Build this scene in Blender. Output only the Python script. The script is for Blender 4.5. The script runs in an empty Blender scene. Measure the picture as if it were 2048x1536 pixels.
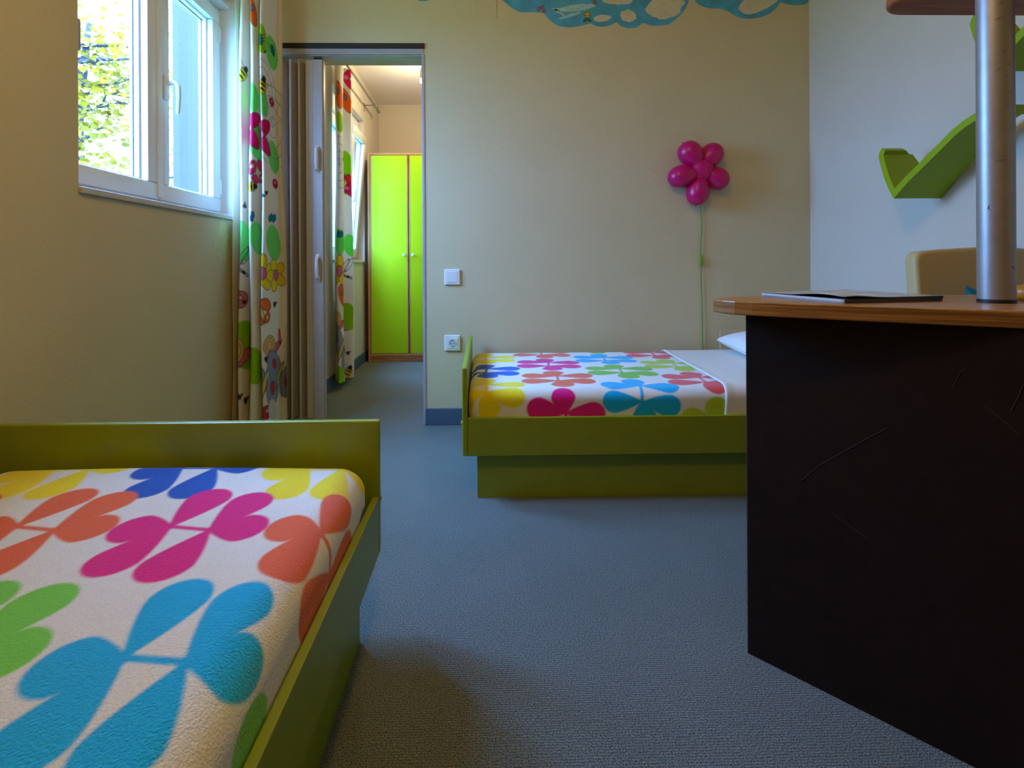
import bpy, bmesh, math, random
import numpy as np
from mathutils import Vector, Matrix

C = bpy.context.scene.collection
random.seed(7)
RNG = np.random.default_rng(7)
PI = math.pi

# ------------------------------------------------------------------ camera model (used to measure points off the photograph)
F, PX, PY, YAW, ROLL, CAMZ = 977.5, 985.48, 530.18, 0.01827, 0.005397, 0.84


def ray(px, py):
    u, v = px - PX, py - PY
    cr, sr = math.cos(ROLL), math.sin(ROLL)
    u, v = cr * u - sr * v, sr * u + cr * v
    xc, zc = u / F, -v / F
    c, s = math.cos(YAW), math.sin(YAW)
    return Vector((c * xc + s, -s * xc + c, zc))


def at_x(px, py, x):
    d = ray(px, py); t = x / d.x
    return Vector((x, t * d.y, CAMZ + t * d.z))


def at_y(px, py, y):
    d = ray(px, py); t = y / d.y
    return Vector((t * d.x, y, CAMZ + t * d.z))


# ------------------------------------------------------------------ colours and materials
def lin(c):
    return tuple((v / 12.92 if v <= 0.04045 else ((v + 0.055) / 1.055) ** 2.4) for v in [x / 255 for x in c])


MATS = {}


def mat(name, rgb, rough=0.6, metal=0.0, spec=0.5, noise=0.0, nscale=20.0, bump=0.0, bscale=200.0, sheen=0.0, attr=None,
        bdist=0.002, coat=0.0, trans=0.0):
    if name in MATS:
        return MATS[name]
    m = bpy.data.materials.new(name); m.use_nodes = True
    nt = m.node_tree; b = nt.nodes['Principled BSDF']
    col = (*lin(rgb), 1)
    b.inputs['Base Color'].default_value = col
    b.inputs['Roughness'].default_value = rough
    b.inputs['Metallic'].default_value = metal
    b.inputs['Specular IOR Level'].default_value = spec
    b.inputs['Coat Weight'].default_value = coat
    if sheen:
        b.inputs['Sheen Weight'].default_value = sheen
        b.inputs['Sheen Roughness'].default_value = 0.5
    tc = nt.nodes.new('ShaderNodeTexCoord')
    src = None
    if attr:
        a = nt.nodes.new('ShaderNodeAttribute'); a.attribute_name = attr
        src = a.outputs['Color']
    if noise:
        n = nt.nodes.new('ShaderNodeTexNoise'); n.inputs['Scale'].default_value = nscale
        n.inputs['Detail'].default_value = 6
        nt.links.new(tc.outputs['Object'], n.inputs['Vector'])
        mr = nt.nodes.new('ShaderNodeMapRange')
        mr.inputs['From Min'].default_value = 0.3; mr.inputs['From Max'].default_value = 0.7
        mr.inputs['To Min'].default_value = 1 - noise; mr.inputs['To Max'].default_value = 1 + noise
        nt.links.new(n.outputs['Fac'], mr.inputs['Value'])
        mx = nt.nodes.new('ShaderNodeMix'); mx.data_type = 'RGBA'; mx.blend_type = 'MULTIPLY'
        mx.inputs[0].default_value = 1
        if src:
            nt.links.new(src, mx.inputs[6])
        else:
            mx.inputs[6].default_value = col
        nt.links.new(mr.outputs['Result'], mx.inputs[7])
        src = mx.outputs[2]
    if src:
        nt.links.new(src, b.inputs['Base Color'])
    if bump:
        n2 = nt.nodes.new('ShaderNodeTexNoise'); n2.inputs['Scale'].default_value = bscale
        n2.inputs['Detail'].default_value = 4
        nt.links.new(tc.outputs['Object'], n2.inputs['Vector'])
        bp = nt.nodes.new('ShaderNodeBump'); bp.inputs['Strength'].default_value = bump
        bp.inputs['Distance'].default_value = bdist
        nt.links.new(n2.outputs['Fac'], bp.inputs['Height'])
        nt.links.new(bp.outputs['Normal'], b.inputs['Normal'])
    if trans:
        tl = nt.nodes.new('ShaderNodeBsdfTranslucent')
        if src:
            nt.links.new(src, tl.inputs['Color'])
        else:
            tl.inputs['Color'].default_value = col
        ms = nt.nodes.new('ShaderNodeMixShader'); ms.inputs[0].default_value = trans
        out = nt.nodes['Material Output']
        nt.links.new(b.outputs[0], ms.inputs[1]); nt.links.new(tl.outputs[0], ms.inputs[2])
        nt.links.new(ms.outputs[0], out.inputs['Surface'])
    MATS[name] = m
    return m


def wood_mat(name, c1, c2, axis='X', scale=9.0, rough=0.4, coat=0.0):
    m = bpy.data.materials.new(name); m.use_nodes = True
    nt = m.node_tree; b = nt.nodes['Principled BSDF']
    tc = nt.nodes.new('ShaderNodeTexCoord'); mp = nt.nodes.new('ShaderNodeMapping')
    st = {'X': (1.2, 26, 26), 'Y': (26, 1.2, 26), 'Z': (26, 26, 1.2)}[axis]
    mp.inputs['Scale'].default_value = st
    nt.links.new(tc.outputs['Object'], mp.inputs['Vector'])
    n = nt.nodes.new('ShaderNodeTexNoise'); n.inputs['Scale'].default_value = scale
    n.inputs['Detail'].default_value = 8; n.inputs['Distortion'].default_value = 0.6
    nt.links.new(mp.outputs['Vector'], n.inputs['Vector'])
    r = nt.nodes.new('ShaderNodeValToRGB')
    r.color_ramp.elements[0].position = 0.35; r.color_ramp.elements[0].color = (*lin(c1), 1)
    r.color_ramp.elements[1].position = 0.65; r.color_ramp.elements[1].color = (*lin(c2), 1)
    nt.links.new(n.outputs['Fac'], r.inputs['Fac']); nt.links.new(r.outputs['Color'], b.inputs['Base Color'])
    b.inputs['Roughness'].default_value = rough; b.inputs['Coat Weight'].default_value = coat
    return m


def carpet_mat():
    m = bpy.data.materials.new('ribbed_carpet'); m.use_nodes = True
    nt = m.node_tree; b = nt.nodes['Principled BSDF']
    tc = nt.nodes.new('ShaderNodeTexCoord')
    n1 = nt.nodes.new('ShaderNodeTexNoise'); n1.inputs['Scale'].default_value = 400; n1.inputs['Detail'].default_value = 3
    n2 = nt.nodes.new('ShaderNodeTexNoise'); n2.inputs['Scale'].default_value = 260; n2.inputs['Detail'].default_value = 2
    n3 = nt.nodes.new('ShaderNodeTexNoise'); n3.inputs['Scale'].default_value = 3; n3.inputs['Detail'].default_value = 4
    for n in (n1, n2, n3):
        nt.links.new(tc.outputs['Object'], n.inputs['Vector'])
    r1 = nt.nodes.new('ShaderNodeValToRGB')
    e = r1.color_ramp.elements
    e[0].position = 0.3; e[0].color = (*lin((36, 44, 42)), 1)
    e[1].position = 0.72; e[1].color = (*lin((150, 158, 150)), 1)
    nt.links.new(n1.outputs['Fac'], r1.inputs['Fac'])
    r2 = nt.nodes.new('ShaderNodeValToRGB')
    e = r2.color_ramp.elements
    e[0].position = 0.35; e[0].color = (0.85, 0.93, 1.1, 1)
    e[1].position = 0.65; e[1].color = (1.12, 1.0, 0.92, 1)
    nt.links.new(n2.outputs['Fac'], r2.inputs['Fac'])
    mx = nt.nodes.new('ShaderNodeMix'); mx.data_type = 'RGBA'; mx.blend_type = 'MULTIPLY'; mx.inputs[0].default_value = 1
    nt.links.new(r1.outputs['Color'], mx.inputs[6]); nt.links.new(r2.outputs['Color'], mx.inputs[7])
    mr = nt.nodes.new('ShaderNodeMapRange')
    mr.inputs['To Min'].default_value = 0.86; mr.inputs['To Max'].default_value = 1.14
    nt.links.new(n3.outputs['Fac'], mr.inputs['Value'])
    mx2 = nt.nodes.new('ShaderNodeMix'); mx2.data_type = 'RGBA'; mx2.blend_type = 'MULTIPLY'; mx2.inputs[0].default_value = 1
    nt.links.new(mx.outputs[2], mx2.inputs[6]); nt.links.new(mr.outputs['Result'], mx2.inputs[7])
    nt.links.new(mx2.outputs[2], b.inputs['Base Color'])
    w = nt.nodes.new('ShaderNodeTexWave'); w.wave_type = 'BANDS'; w.bands_direction = 'Y'
    w.inputs['Scale'].default_value = 62; w.inputs['Distortion'].default_value = 1.2; w.inputs['Detail Scale'].default_value = 3
    nt.links.new(tc.outputs['Object'], w.inputs['Vector'])
    ad = nt.nodes.new('ShaderNodeMath'); ad.operation = 'MULTIPLY_ADD'; ad.inputs[1].default_value = 0.55
    nt.links.new(w.outputs['Fac'], ad.inputs[0]); nt.links.new(n1.outputs['Fac'], ad.inputs[2])
    bp = nt.nodes.new('ShaderNodeBump'); bp.inputs['Strength'].default_value = 0.7; bp.inputs['Distance'].default_value = 0.003
    nt.links.new(ad.outputs[0], bp.inputs['Height']); nt.links.new(bp.outputs['Normal'], b.inputs['Normal'])
    b.inputs['Roughness'].default_value = 0.95; b.inputs['Specular IOR Level'].default_value = 0.1
    return m


def glass_mat():
    m = bpy.data.materials.new('window_glass'); m.use_nodes = True
    nt = m.node_tree; nt.nodes.remove(nt.nodes['Principled BSDF'])
    out = nt.nodes['Material Output']
    t = nt.nodes.new('ShaderNodeBsdfTransparent'); t.inputs['Color'].default_value = (0.97, 0.985, 0.98, 1)
    g = nt.nodes.new('ShaderNodeBsdfGlossy'); g.inputs['Roughness'].default_value = 0.02
    fr = nt.nodes.new('ShaderNodeFresnel'); fr.inputs['IOR'].default_value = 1.45
    ms = nt.nodes.new('ShaderNodeMixShader')
    ge = nt.nodes.new('ShaderNodeNewGeometry'); mu = nt.nodes.new('ShaderNodeMath'); mu.operation = 'SUBTRACT'; mu.use_clamp = True
    nt.links.new(fr.outputs[0], mu.inputs[0]); nt.links.new(ge.outputs['Backfacing'], mu.inputs[1])
    nt.links.new(mu.outputs[0], ms.inputs[0]); nt.links.new(t.outputs[0], ms.inputs[1]); nt.links.new(g.outputs[0], ms.inputs[2])
    nt.links.new(ms.outputs[0], out.inputs['Surface'])
    return m


def emit_mat(name, rgb, strength):
    m = bpy.data.materials.new(name); m.use_nodes = True
    nt = m.node_tree; b = nt.nodes['Principled BSDF']
    b.inputs['Base Color'].default_value = (*lin(rgb), 1)
    b.inputs['Emission Color'].default_value = (*lin(rgb), 1)
    b.inputs['Emission Strength'].default_value = strength
    return m


M_wallw = mat('wall_paint_white', (208, 202, 184), 0.85, spec=0.2, noise=0.02, nscale=5, bump=0.35, bscale=90, bdist=0.003)
M_wall = mat('wall_paint', (204, 191, 154), 0.85, spec=0.2, noise=0.02, nscale=5, bump=0.35, bscale=90, bdist=0.003)
M_ceil = mat('ceiling_paint', (214, 206, 186), 0.9, spec=0.2)
M_ceilw = mat('ceiling_paint_white', (226, 224, 220), 0.9, spec=0.2)
M_carpet = carpet_mat()
M_base = mat('baseboard_blue', (70, 92, 112), 0.8, noise=0.08, nscale=120, bump=0.3, bscale=300)
M_pvc = mat('white_pvc', (236, 238, 240), 0.28)
M_gasket = mat('black_gasket', (40, 44, 52), 0.6)
M_sill = mat('stone_sill', (196, 190, 178), 0.5, noise=0.05, nscale=60)
M_glass = glass_mat()
M_lime = mat('lime_paint', (136, 152, 12), 0.42, noise=0.05, nscale=14, bump=0.08, bscale=60)
M_blanket = mat('fleece_print', (255, 255, 255), 0.9, spec=0.15, noise=0.05, nscale=260, bump=0.8, bscale=330, sheen=0.25, attr='Col', bdist=0.004)
M_sheet = mat('white_cotton', (232, 228, 220), 0.85, spec=0.2, bump=0.25, bscale=30, sheen=0.1, bdist=0.006)
M_pillow = mat('pillow_cotton', (236, 236, 234), 0.85, spec=0.2, bump=0.3, bscale=22, bdist=0.006)
M_matt = mat('mattress_ticking', (220, 216, 205), 0.9)
M_curtain = mat('printed_curtain', (255, 255, 255), 0.85, spec=0.1, noise=0.03, nscale=300, attr='Col', trans=0.25)
M_accord = mat('folding_door_vinyl', (176, 166, 158), 0.45, noise=0.04, nscale=30)
M_accordl = mat('folding_door_bead', (196, 190, 182), 0.4)
M_black = mat('black_strip', (26, 24, 28), 0.5)
M_track = mat('door_track', (160, 158, 168), 0.4)
M_handle = mat('handle_plastic', (214, 210, 200), 0.35)
M_wardg = mat('wardrobe_lime', (176, 216, 20), 0.35, spec=0.4)
M_beech = wood_mat('wardrobe_beech', (176, 124, 78), (204, 154, 104), 'Z', 5, 0.45)
M_beechh = wood_mat('wardrobe_plinth', (150, 98, 58), (184, 130, 84), 'X', 5, 0.45)
M_desktop = wood_mat('desktop_beech', (150, 102, 50), (182, 132, 72), 'X', 3.0, 0.32, 0.05)
M_shelfw = wood_mat('upper_shelf_wood', (128, 64, 14), (160, 92, 30), 'X', 3.4, 0.65)
M_panel = mat('dark_laminate', (36, 25, 20), 0.55, spec=0.12, noise=0.12, nscale=40)
M_edge = mat('dark_edge', (92, 74, 62), 0.4)
M_steel = mat('brushed_pole', (164, 162, 158), 0.44, metal=0.75, noise=0.05, nscale=40)
M_rubber = mat('black_rubber', (24, 24, 26), 0.5)
M_shelfg = mat('shelf_green', (140, 168, 0), 0.5, spec=0.3)
M_magenta = mat('lamp_magenta', (190, 4, 94), 0.33, spec=0.45)
M_magdk = mat('lamp_tip', (120, 4, 60), 0.5)
M_cord = mat('lamp_cord', (120, 140, 40), 0.5)
M_cordsw = mat('cord_switch', (128, 158, 40), 0.4)
M_cream = mat('cream_vinyl', (190, 170, 112), 0.5, bump=0.1, bscale=60)
M_chrome = mat('chair_metal', (170, 170, 172), 0.25, metal=0.9)
M_blue = mat('blue_cushion', (10, 130, 178), 0.9, sheen=0.2, bump=0.3, bscale=200)
M_orange = mat('orange_glaze', (226, 128, 24), 0.35, noise=0.08, nscale=40)
M_paper = mat('magazine_paper', (172, 174, 172), 0.5, noise=0.06, nscale=120)
M_cover = mat('magazine_cover', (34, 30, 32), 0.28, noise=0.2, nscale=18)
M_coverp = mat('magazine_photo', (176, 172, 160), 0.25, noise=0.35, nscale=22)
M_mural = mat('mural_blue', (84, 160, 198), 0.85, spec=0.15, noise=0.16, nscale=16)
M_muralc = mat('mural_cream', (206, 198, 172), 0.85, spec=0.15, noise=0.08, nscale=40)
M_muralo = mat('mural_outline', (26, 46, 40), 0.8)
M_my = mat('mural_yellow', (222, 172, 30), 0.8)
M_mo = mat('mural_orange', (214, 110, 24), 0.8)
M_mp = mat('mural_pink', (186, 50, 120), 0.8)
M_mr = mat('mural_red', (180, 52, 40), 0.8)
M_mg = mat('mural_green', (60, 126, 60), 0.8)
M_plate = mat('switch_white', (228, 230, 228), 0.35)
M_dark = mat('hole_dark', (30, 30, 34), 0.6)
M_outblue = mat('stucco_blue', (52, 42, 32), 0.9, noise=0.1, nscale=60, bump=0.5, bscale=120, bdist=0.006)
M_bark = mat('tree_bark', (44, 38, 36), 0.9, noise=0.2, nscale=18, bump=0.6, bscale=40)
M_leaf = mat('maple_leaf', (122, 96, 14), 0.5, noise=0.35, nscale=3, trans=0.35)
M_ground = mat('garden_ground', (90, 110, 70), 0.95, noise=0.2, nscale=4)


# ------------------------------------------------------------------ mesh helpers
def BM():
    return bmesh.new()


def bx(bm, x0, x1, y0, y1, z0, z1, bev=0.0, seg=2):
    r = bmesh.ops.create_cube(bm, size=1)
    vs = r['verts']
    for v in vs:
        v.co = Vector(((x0 + x1) / 2 + v.co.x * (x1 - x0), (y0 + y1) / 2 + v.co.y * (y1 - y0), (z0 + z1) / 2 + v.co.z * (z1 - z0)))
    if bev:
        es = list({e for v in vs for e in v.link_edges})
        bmesh.ops.bevel(bm, geom=es, offset=bev, segments=seg, affect='EDGES', profile=0.5)
    return bm


def prism(bm, pts, d, bev=0.0, seg=2):
    """pts: closed loop of 3D points, extruded by vector d"""
    d = Vector(d)
    a = [bm.verts.new(Vector(p)) for p in pts]
    b = [bm.verts.new(Vector(p) + d) for p in pts]
    n = len(pts)
    fs = [bm.faces.new(a), bm.faces.new(list(reversed(b)))]
    for i in range(n):
        j = (i + 1) % n
        fs.append(bm.faces.new((a[i], b[i], b[j], a[j])))
    bmesh.ops.recalc_face_normals(bm, faces=fs)
    if bev:
        es = [e for e in fs[0].edges] + [e for e in fs[1].edges]
        bmesh.ops.bevel(bm, geom=es, offset=bev, segments=seg, affect='EDGES', profile=0.5)
    return bm


def tube(bm, path, r, n=12, cap=True):
    """round tube along a path; r is a number or a list"""
    path = [Vector(p) for p in path]
    rs = r if isinstance(r, (list, tuple)) else [r] * len(path)
    rings = []
    up = None
    for i, p in enumerate(path):
        t = (path[min(i + 1, len(path) - 1)] - path[max(i - 1, 0)]).normalized()
        if up is None:
            up = t.orthogonal().normalized()
        up = (up - t * up.dot(t)).normalized()
        s = t.cross(up)
        rings.append([bm.verts.new(p + (up * math.cos(2 * PI * k / n) + s * math.sin(2 * PI * k / n)) * rs[i]) for k in range(n)])
    for a, b in zip(rings, rings[1:]):
        for k in range(n):
            bm.faces.new((a[k], a[(k + 1) % n], b[(k + 1) % n], b[k]))
    if cap:
        bm.faces.new(list(reversed(rings[0]))); bm.faces.new(rings[-1])
    return bm


def lathe(bm, prof, origin, axis=(0, 0, 1), n=32):
    """prof: list of (radius, height) along axis"""
    o = Vector(origin); ax = Vector(axis).normalized(); u = ax.orthogonal().normalized(); w = ax.cross(u)
    rings = []
    for r, h in prof:
        if r < 1e-6:
            rings.append([bm.verts.new(o + ax * h)])
        else:
            rings.append([bm.verts.new(o + ax * h + (u * math.cos(2 * PI * k / n) + w * math.sin(2 * PI * k / n)) * r) for k in range(n)])
    for a, b in zip(rings, rings[1:]):
        if len(a) == 1 and len(b) == 1:
            continue
        for k in range(n):
            k2 = (k + 1) % n
            if len(a) == 1:
                bm.faces.new((a[0], b[k2], b[k]))
            elif len(b) == 1:
                bm.faces.new((a[k], a[k2], b[0]))
            else:
                bm.faces.new((a[k], a[k2], b[k2], b[k]))
    if len(rings[0]) > 1:
        bm.faces.new(list(reversed(rings[0])))
    if len(rings[-1]) > 1:
        bm.faces.new(rings[-1])
    return bm


def obj(name, bm, m, parent=None, smooth=False, **props):
    me = bpy.data.meshes.new(name)
    bmesh.ops.recalc_face_normals(bm, faces=bm.faces[:])
    bm.to_mesh(me); bm.free()
    if smooth:
        me.polygons.foreach_set('use_smooth', [True] * len(me.polygons))
        try:
            me.set_sharp_from_angle(angle=math.radians(40))
        except Exception:
            pass
    return link(name, me, m, parent, **props)


def link(name, me, m, parent=None, **props):
    o = bpy.data.objects.new(name, me); C.objects.link(o)
    if m:
        me.materials.append(m)
    if parent:
        o.parent = parent
        o.matrix_parent_inverse = Matrix.Translation(parent.location).inverted()
    for k, v in props.items():
        o[k] = v
    return o


def thing(name, label, cat, loc=(0, 0, 0), group=None):
    o = bpy.data.objects.new(name, None); C.objects.link(o); o.location = loc
    o.empty_display_size = 0.1
    o['label'] = label; o['category'] = cat; o['kind'] = 'thing'
    if group:
        o['group'] = group
    return o


def tag(o, label, cat, group=None, kind='thing'):
    o['label'] = label; o['category'] = cat; o['kind'] = kind
    if group:
        o['group'] = group
    return o


def struct_root(name, loc=(0, 0, 0)):
    o = bpy.data.objects.new(name, None); C.objects.link(o); o.location = loc; o.empty_display_size = 0.1
    o['kind'] = 'structure'
    return o


def struct(name, bm, m, parent=None):
    o = obj(name, bm, m, parent)
    if parent is None:
        o['kind'] = 'structure'
    return o


def grid_mesh(name, P, m, parent=None, colors=None, closed_u=False):
    """P: (nv, nu, 3) numpy grid -> smooth mesh"""
    nv, nu = P.shape[:2]
    me = bpy.data.meshes.new(name)
    idx = np.arange(nv * nu).reshape(nv, nu)
    if closed_u:
        a = idx[:-1]; b = np.roll(idx, -1, axis=1)[:-1]; c = np.roll(idx, -1, axis=1)[1:]; d = idx[1:]
    else:
        a = idx[:-1, :-1]; b = idx[:-1, 1:]; c = idx[1:, 1:]; d = idx[1:, :-1]
    q = np.stack([a, b, c, d], -1).reshape(-1, 4)
    me.vertices.add(nv * nu); me.vertices.foreach_set('co', P.reshape(-1).astype(np.float32))
    me.loops.add(q.size); me.loops.foreach_set('vertex_index', q.reshape(-1).astype(np.int32))
    me.polygons.add(len(q)); me.polygons.foreach_set('loop_start', np.arange(0, q.size, 4, dtype=np.int32))
    try:
        me.polygons.foreach_set('loop_total', np.full(len(q), 4, dtype=np.int32))
    except Exception:
        pass
    me.update(calc_edges=True); me.validate()
    me.polygons.foreach_set('use_smooth', np.ones(len(me.polygons), dtype=bool))
    if colors is not None:
        at = me.attributes.new('Col', 'FLOAT_COLOR', 'POINT')
        rgba = np.ones((nv * nu, 4), dtype=np.float32); rgba[:, :3] = colors.reshape(-1, 3)
        at.data.foreach_set('color', rgba.reshape(-1))
    return link(name, me, m, parent)


# ------------------------------------------------------------------ room dimensions (metres)
XL, XR = -1.22, 1.747          # side walls
YB, YF = 2.5835, -1.6          # back wall, wall behind the camera
ZC = 2.5
DX0, DX1, DZ = -1.12, -0.312, 1.955   # doorway
TB = 0.15                      # back wall thickness
TL = 0.18                      # left wall thickness
WY0, WY1, WZ0, WZ1 = 1.495, 2.45, 1.085, 2.30   # recess in the left wall
HX0, HX1, HY1, HZ = -1.05, 1.3, 4.94, 2.46      # the next room
HW0, HW1, HWZ0, HWZ1 = 3.42, 4.33, 0.885, 2.115  # its window

bm = BM(); bx(bm, -1.5, 1.95, YF - 0.1, HY1 + 0.1, -0.1, 0)
struct('floor', bm, M_carpet)
bm = BM(); bx(bm, XL - TL, XR + 0.15, YF - 0.1, YB, ZC, ZC + 0.12)
struct('ceiling', bm, M_ceil)
bm = BM(); bx(bm, HX0 - 0.15, HX1 + 0.15, YB + TB, HY1 + 0.1, HZ, HZ + 0.12)
struct('ceiling_far', bm, M_ceilw)

bm = BM()
x0, x1 = XL - TL, XL
bx(bm, x0, x1, YF - 0.1, WY0, 0, ZC); bx(bm, x0, x1, WY1, YB, 0, ZC)
bx(bm, x0, x1, WY0, WY1, 0, WZ0 - 0.022); bx(bm, x0, x1, WY0, WY1, WZ1, ZC)
struct('wall_left', bm, M_wall)
bm = BM()
bx(bm, XL - TL, DX0, YB, YB + TB, 0, ZC); bx(bm, DX1, XR + 0.15, YB, YB + TB, 0, ZC); bx(bm, DX0, DX1, YB, YB + TB, DZ, ZC)
struct('wall_back', bm, M_wall)
bm = BM(); bx(bm, XR, XR + 0.15, YF - 0.1, YB, 0, ZC)
struct('wall_right', bm, M_wallw)
bm = BM(); bx(bm, XL, XR, YF - 0.1, YF, 0, ZC)
struct('wall_front', bm, M_wall)

# next room
bm = BM()
hx0, hx1 = HX0 - 0.15, HX0
bx(bm, hx0, hx1, YB + TB, HW0, 0, HZ); bx(bm, hx0, hx1, HW1, HY1 + 0.1, 0, HZ)
bx(bm, hx0, hx1, HW0, HW1, 0, HWZ0 - 0.02); bx(bm, hx0, hx1, HW0, HW1, HWZ1, HZ)
struct('wall_far_left', bm, M_wallw)
bm = BM(); bx(bm, HX0, HX1 + 0.15, HY1, HY1 + 0.1, 0, HZ)
struct('wall_far_back', bm, M_wallw)
bm = BM(); bx(bm, HX1, HX1 + 0.15, YB + TB, HY1, 0, HZ)
struct('wall_far_right', bm, M_wallw)

# baseboards (strips of blue carpet)
BH = 0.087
bm = BM(); bx(bm, DX1 + 0.001, XR, YB - 0.012, YB, 0, BH, 0.003)
struct('baseboard_back', bm, M_base)
bm = BM(); bx(bm, XL, XL + 0.012, YF, YB, 0, BH, 0.003)
struct('baseboard_left', bm, M_base)
bm = BM(); bx(bm, XR - 0.012, XR, YF, YB - 0.012, 0, BH, 0.003)
struct('baseboard_right', bm, M_base)
bm = BM(); bx(bm, HX0, HX0 + 0.012, YB + TB, HY1, 0, BH, 0.003)
struct('baseboard_far_left', bm, M_base)
bm = BM(); bx(bm, HX0 + 0.012, HX1, HY1 - 0.012, HY1, 0, BH, 0.003)
struct('baseboard_far_back', bm, M_base)

# doorway trims: black strip above, grey track, right-hand lining
bm = BM(); bx(bm, DX0 + 0.002, DX1 + 0.006, YB - 0.010, YB + 0.0, 1.982, 2.009, 0.003)
struct('trim_1', bm, M_black)
bm = BM(); bx(bm, DX0 + 0.002, DX1, YB - 0.004, YB + 0.0, DZ + 0.004, 1.981, 0.001)
bx(bm, DX0 + 0.002, DX1 - 0.011, YB + 0.012, YB + 0.05, DZ - 0.006, DZ, 0.001)
struct('trim_2', bm, M_track)
bm = BM(); bx(bm, DX1 - 0.010, DX1 - 0.0005, YB - 0.003, YB + TB, 0, DZ - 0.001, 0.002)
bx(bm, DX1 - 0.003, DX1 + 0.004, YB - 0.004, YB - 0.0005, 0, DZ, 0.001)
struct('trim_3', bm, M_track)

# ------------------------------------------------------------------ window 1 in the left wall
win = struct_root('window_1', (-1.33, 1.97, WZ0))


def frame_ring(bm, x0, x1, ya, yb, za, zb, w, bev=0.004):
    """four bars of a rectangular frame lying in a plane of constant x"""
    bx(bm, x0, x1, ya, yb, za, za + w, bev); bx(bm, x0, x1, ya, yb, zb - w, zb, bev)
    bx(bm, x0, x1, ya, ya + w, za + w, zb - w, bev); bx(bm, x0, x1, yb - w, yb, za + w, zb - w, bev)


FT = 2.115
bm = BM(); frame_ring(bm, -1.376, -1.306, WY0 + 0.001, WY1 - 0.001, WZ0, FT, 0.045)
obj('window_frame', bm, M_pvc, win)
YM = 1.972


def sash(ya, yb, handle):
    za, zb = WZ0 + 0.022, FT - 0.022
    bm = BM(); frame_ring(bm, -1.362, -1.290, ya, yb, za, zb, 0.066, 0.007)
    s = obj('sash', bm, M_pvc, win, smooth=True)
    g = 0.066
    bm = BM(); frame_ring(bm, -1.352, -1.318, ya + g, yb - g, za + g, zb - g, 0.010, 0.002)
    obj('glazing_bead', bm, M_pvc, s)
    bm = BM(); frame_ring(bm, -1.3405, -1.3375, ya + g + 0.0095, yb - g - 0.0095, za + g + 0.0095, zb - g - 0.0095, 0.0035, 0)
    obj('gasket', bm, M_gasket, s)
    bm = BM(); bx(bm, -1.346, -1.341, ya + g + 0.004, yb - g - 0.004, za + g + 0.004, zb - g - 0.004)
    obj('glass_pane', bm, M_glass, s)
    if handle:
        hy, hz = ya + 0.034, 1.585
        bm = BM(); bx(bm, -1.2895, -1.279, hy - 0.014, hy + 0.014, hz - 0.07, hz + 0.03, 0.004)
        tube(bm, [(-1.281, hy, hz), (-1.252, hy, hz), (-1.243, hy, hz - 0.004), (-1.238, hy + 0.001, hz - 0.014), (-1.237, hy + 0.003, hz - 0.045),
                  (-1.239, hy + 0.004, hz - 0.09), (-1.242, hy + 0.004, hz - 0.125)], [0.010, 0.010, 0.010, 0.010, 0.0095, 0.0085, 0.007], 12)
        obj('window_handle', bm, M_pvc, s, smooth=True)
    return s


sash(WY0 + 0.022, YM, False)
sash(YM + 0.001, WY1 - 0.022, True)
bm = BM(); bx(bm, -1.292, -1.284, YM - 0.014, YM + 0.014, WZ0 + 0.03, FT - 0.03, 0.003)
obj('astragal', bm, M_pvc, win)
for hz in (1.23, 1.98):
    bm = BM(); tube(bm, [(-1.297, WY1 - 0.016, hz - 0.035), (-1.297, WY1 - 0.016, hz + 0.035)], 0.007, 10)
    obj('hinge', bm, M_pvc, win, smooth=True)
bm = BM()
bx(bm, -1.305, XL + 0.0005, WY1 - 0.0008, WY1 + 0.0005, WZ0, WZ1); bx(bm, -1.305, XL + 0.0005, WY0 - 0.0005, WY0 + 0.0008, WZ0, WZ1)
obj('reveal_lining', bm, M_ceilw, win)
bm = BM(); bx(bm, -1.374, -1.25, WY0 + 0.001, WY1 - 0.001, FT, WZ1 - 0.001, 0.004)
obj('blind_box', bm, M_pvc, win)
bm = BM(); bx(bm, -1.398, XL + 0.012, WY0 + 0.001, WY1 - 0.001, WZ0 - 0.021, WZ0 - 0.001, 0.003)
obj('window_sill', bm, M_sill, win)
bm = BM(); bx(bm, -1.275, -1.226, WY0 + 0.001, WY0 + 0.024, 1.50, 1.60, 0.008, 3)
obj('strap_guide', bm, M_track, win)

# ------------------------------------------------------------------ window 2 in the next room
win2 = struct_root('window_2', (-1.12, 3.87, HWZ0))
bm = BM(); frame_ring(bm, -1.185, -1.125, HW0 + 0.001, HW1 - 0.001, HWZ0, HWZ1 - 0.12, 0.05)
obj('window_frame', bm, M_pvc, win2)
bm = BM(); bx(bm, -1.185, -1.10, HW0 + 0.001, HW1 - 0.001, HWZ1 - 0.119, HWZ1 - 0.001, 0.003)
obj('blind_box', bm, M_pvc, win2)
bm = BM(); bx(bm, -1.198, HX0 + 0.014, HW0 + 0.001, HW1 - 0.001, HWZ0 - 0.019, HWZ0 - 0.001, 0.003)
obj('window_sill', bm, M_sill, win2)


def tilt(bm, x, z, ang):
    R = Matrix.Translation((x, 0, z)) @ Matrix.Rotation(ang, 4, 'Y') @ Matrix.Translation((-x, 0, -z))
    bmesh.ops.transform(bm, matrix=R, verts=bm.verts[:])
    return bm


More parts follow.
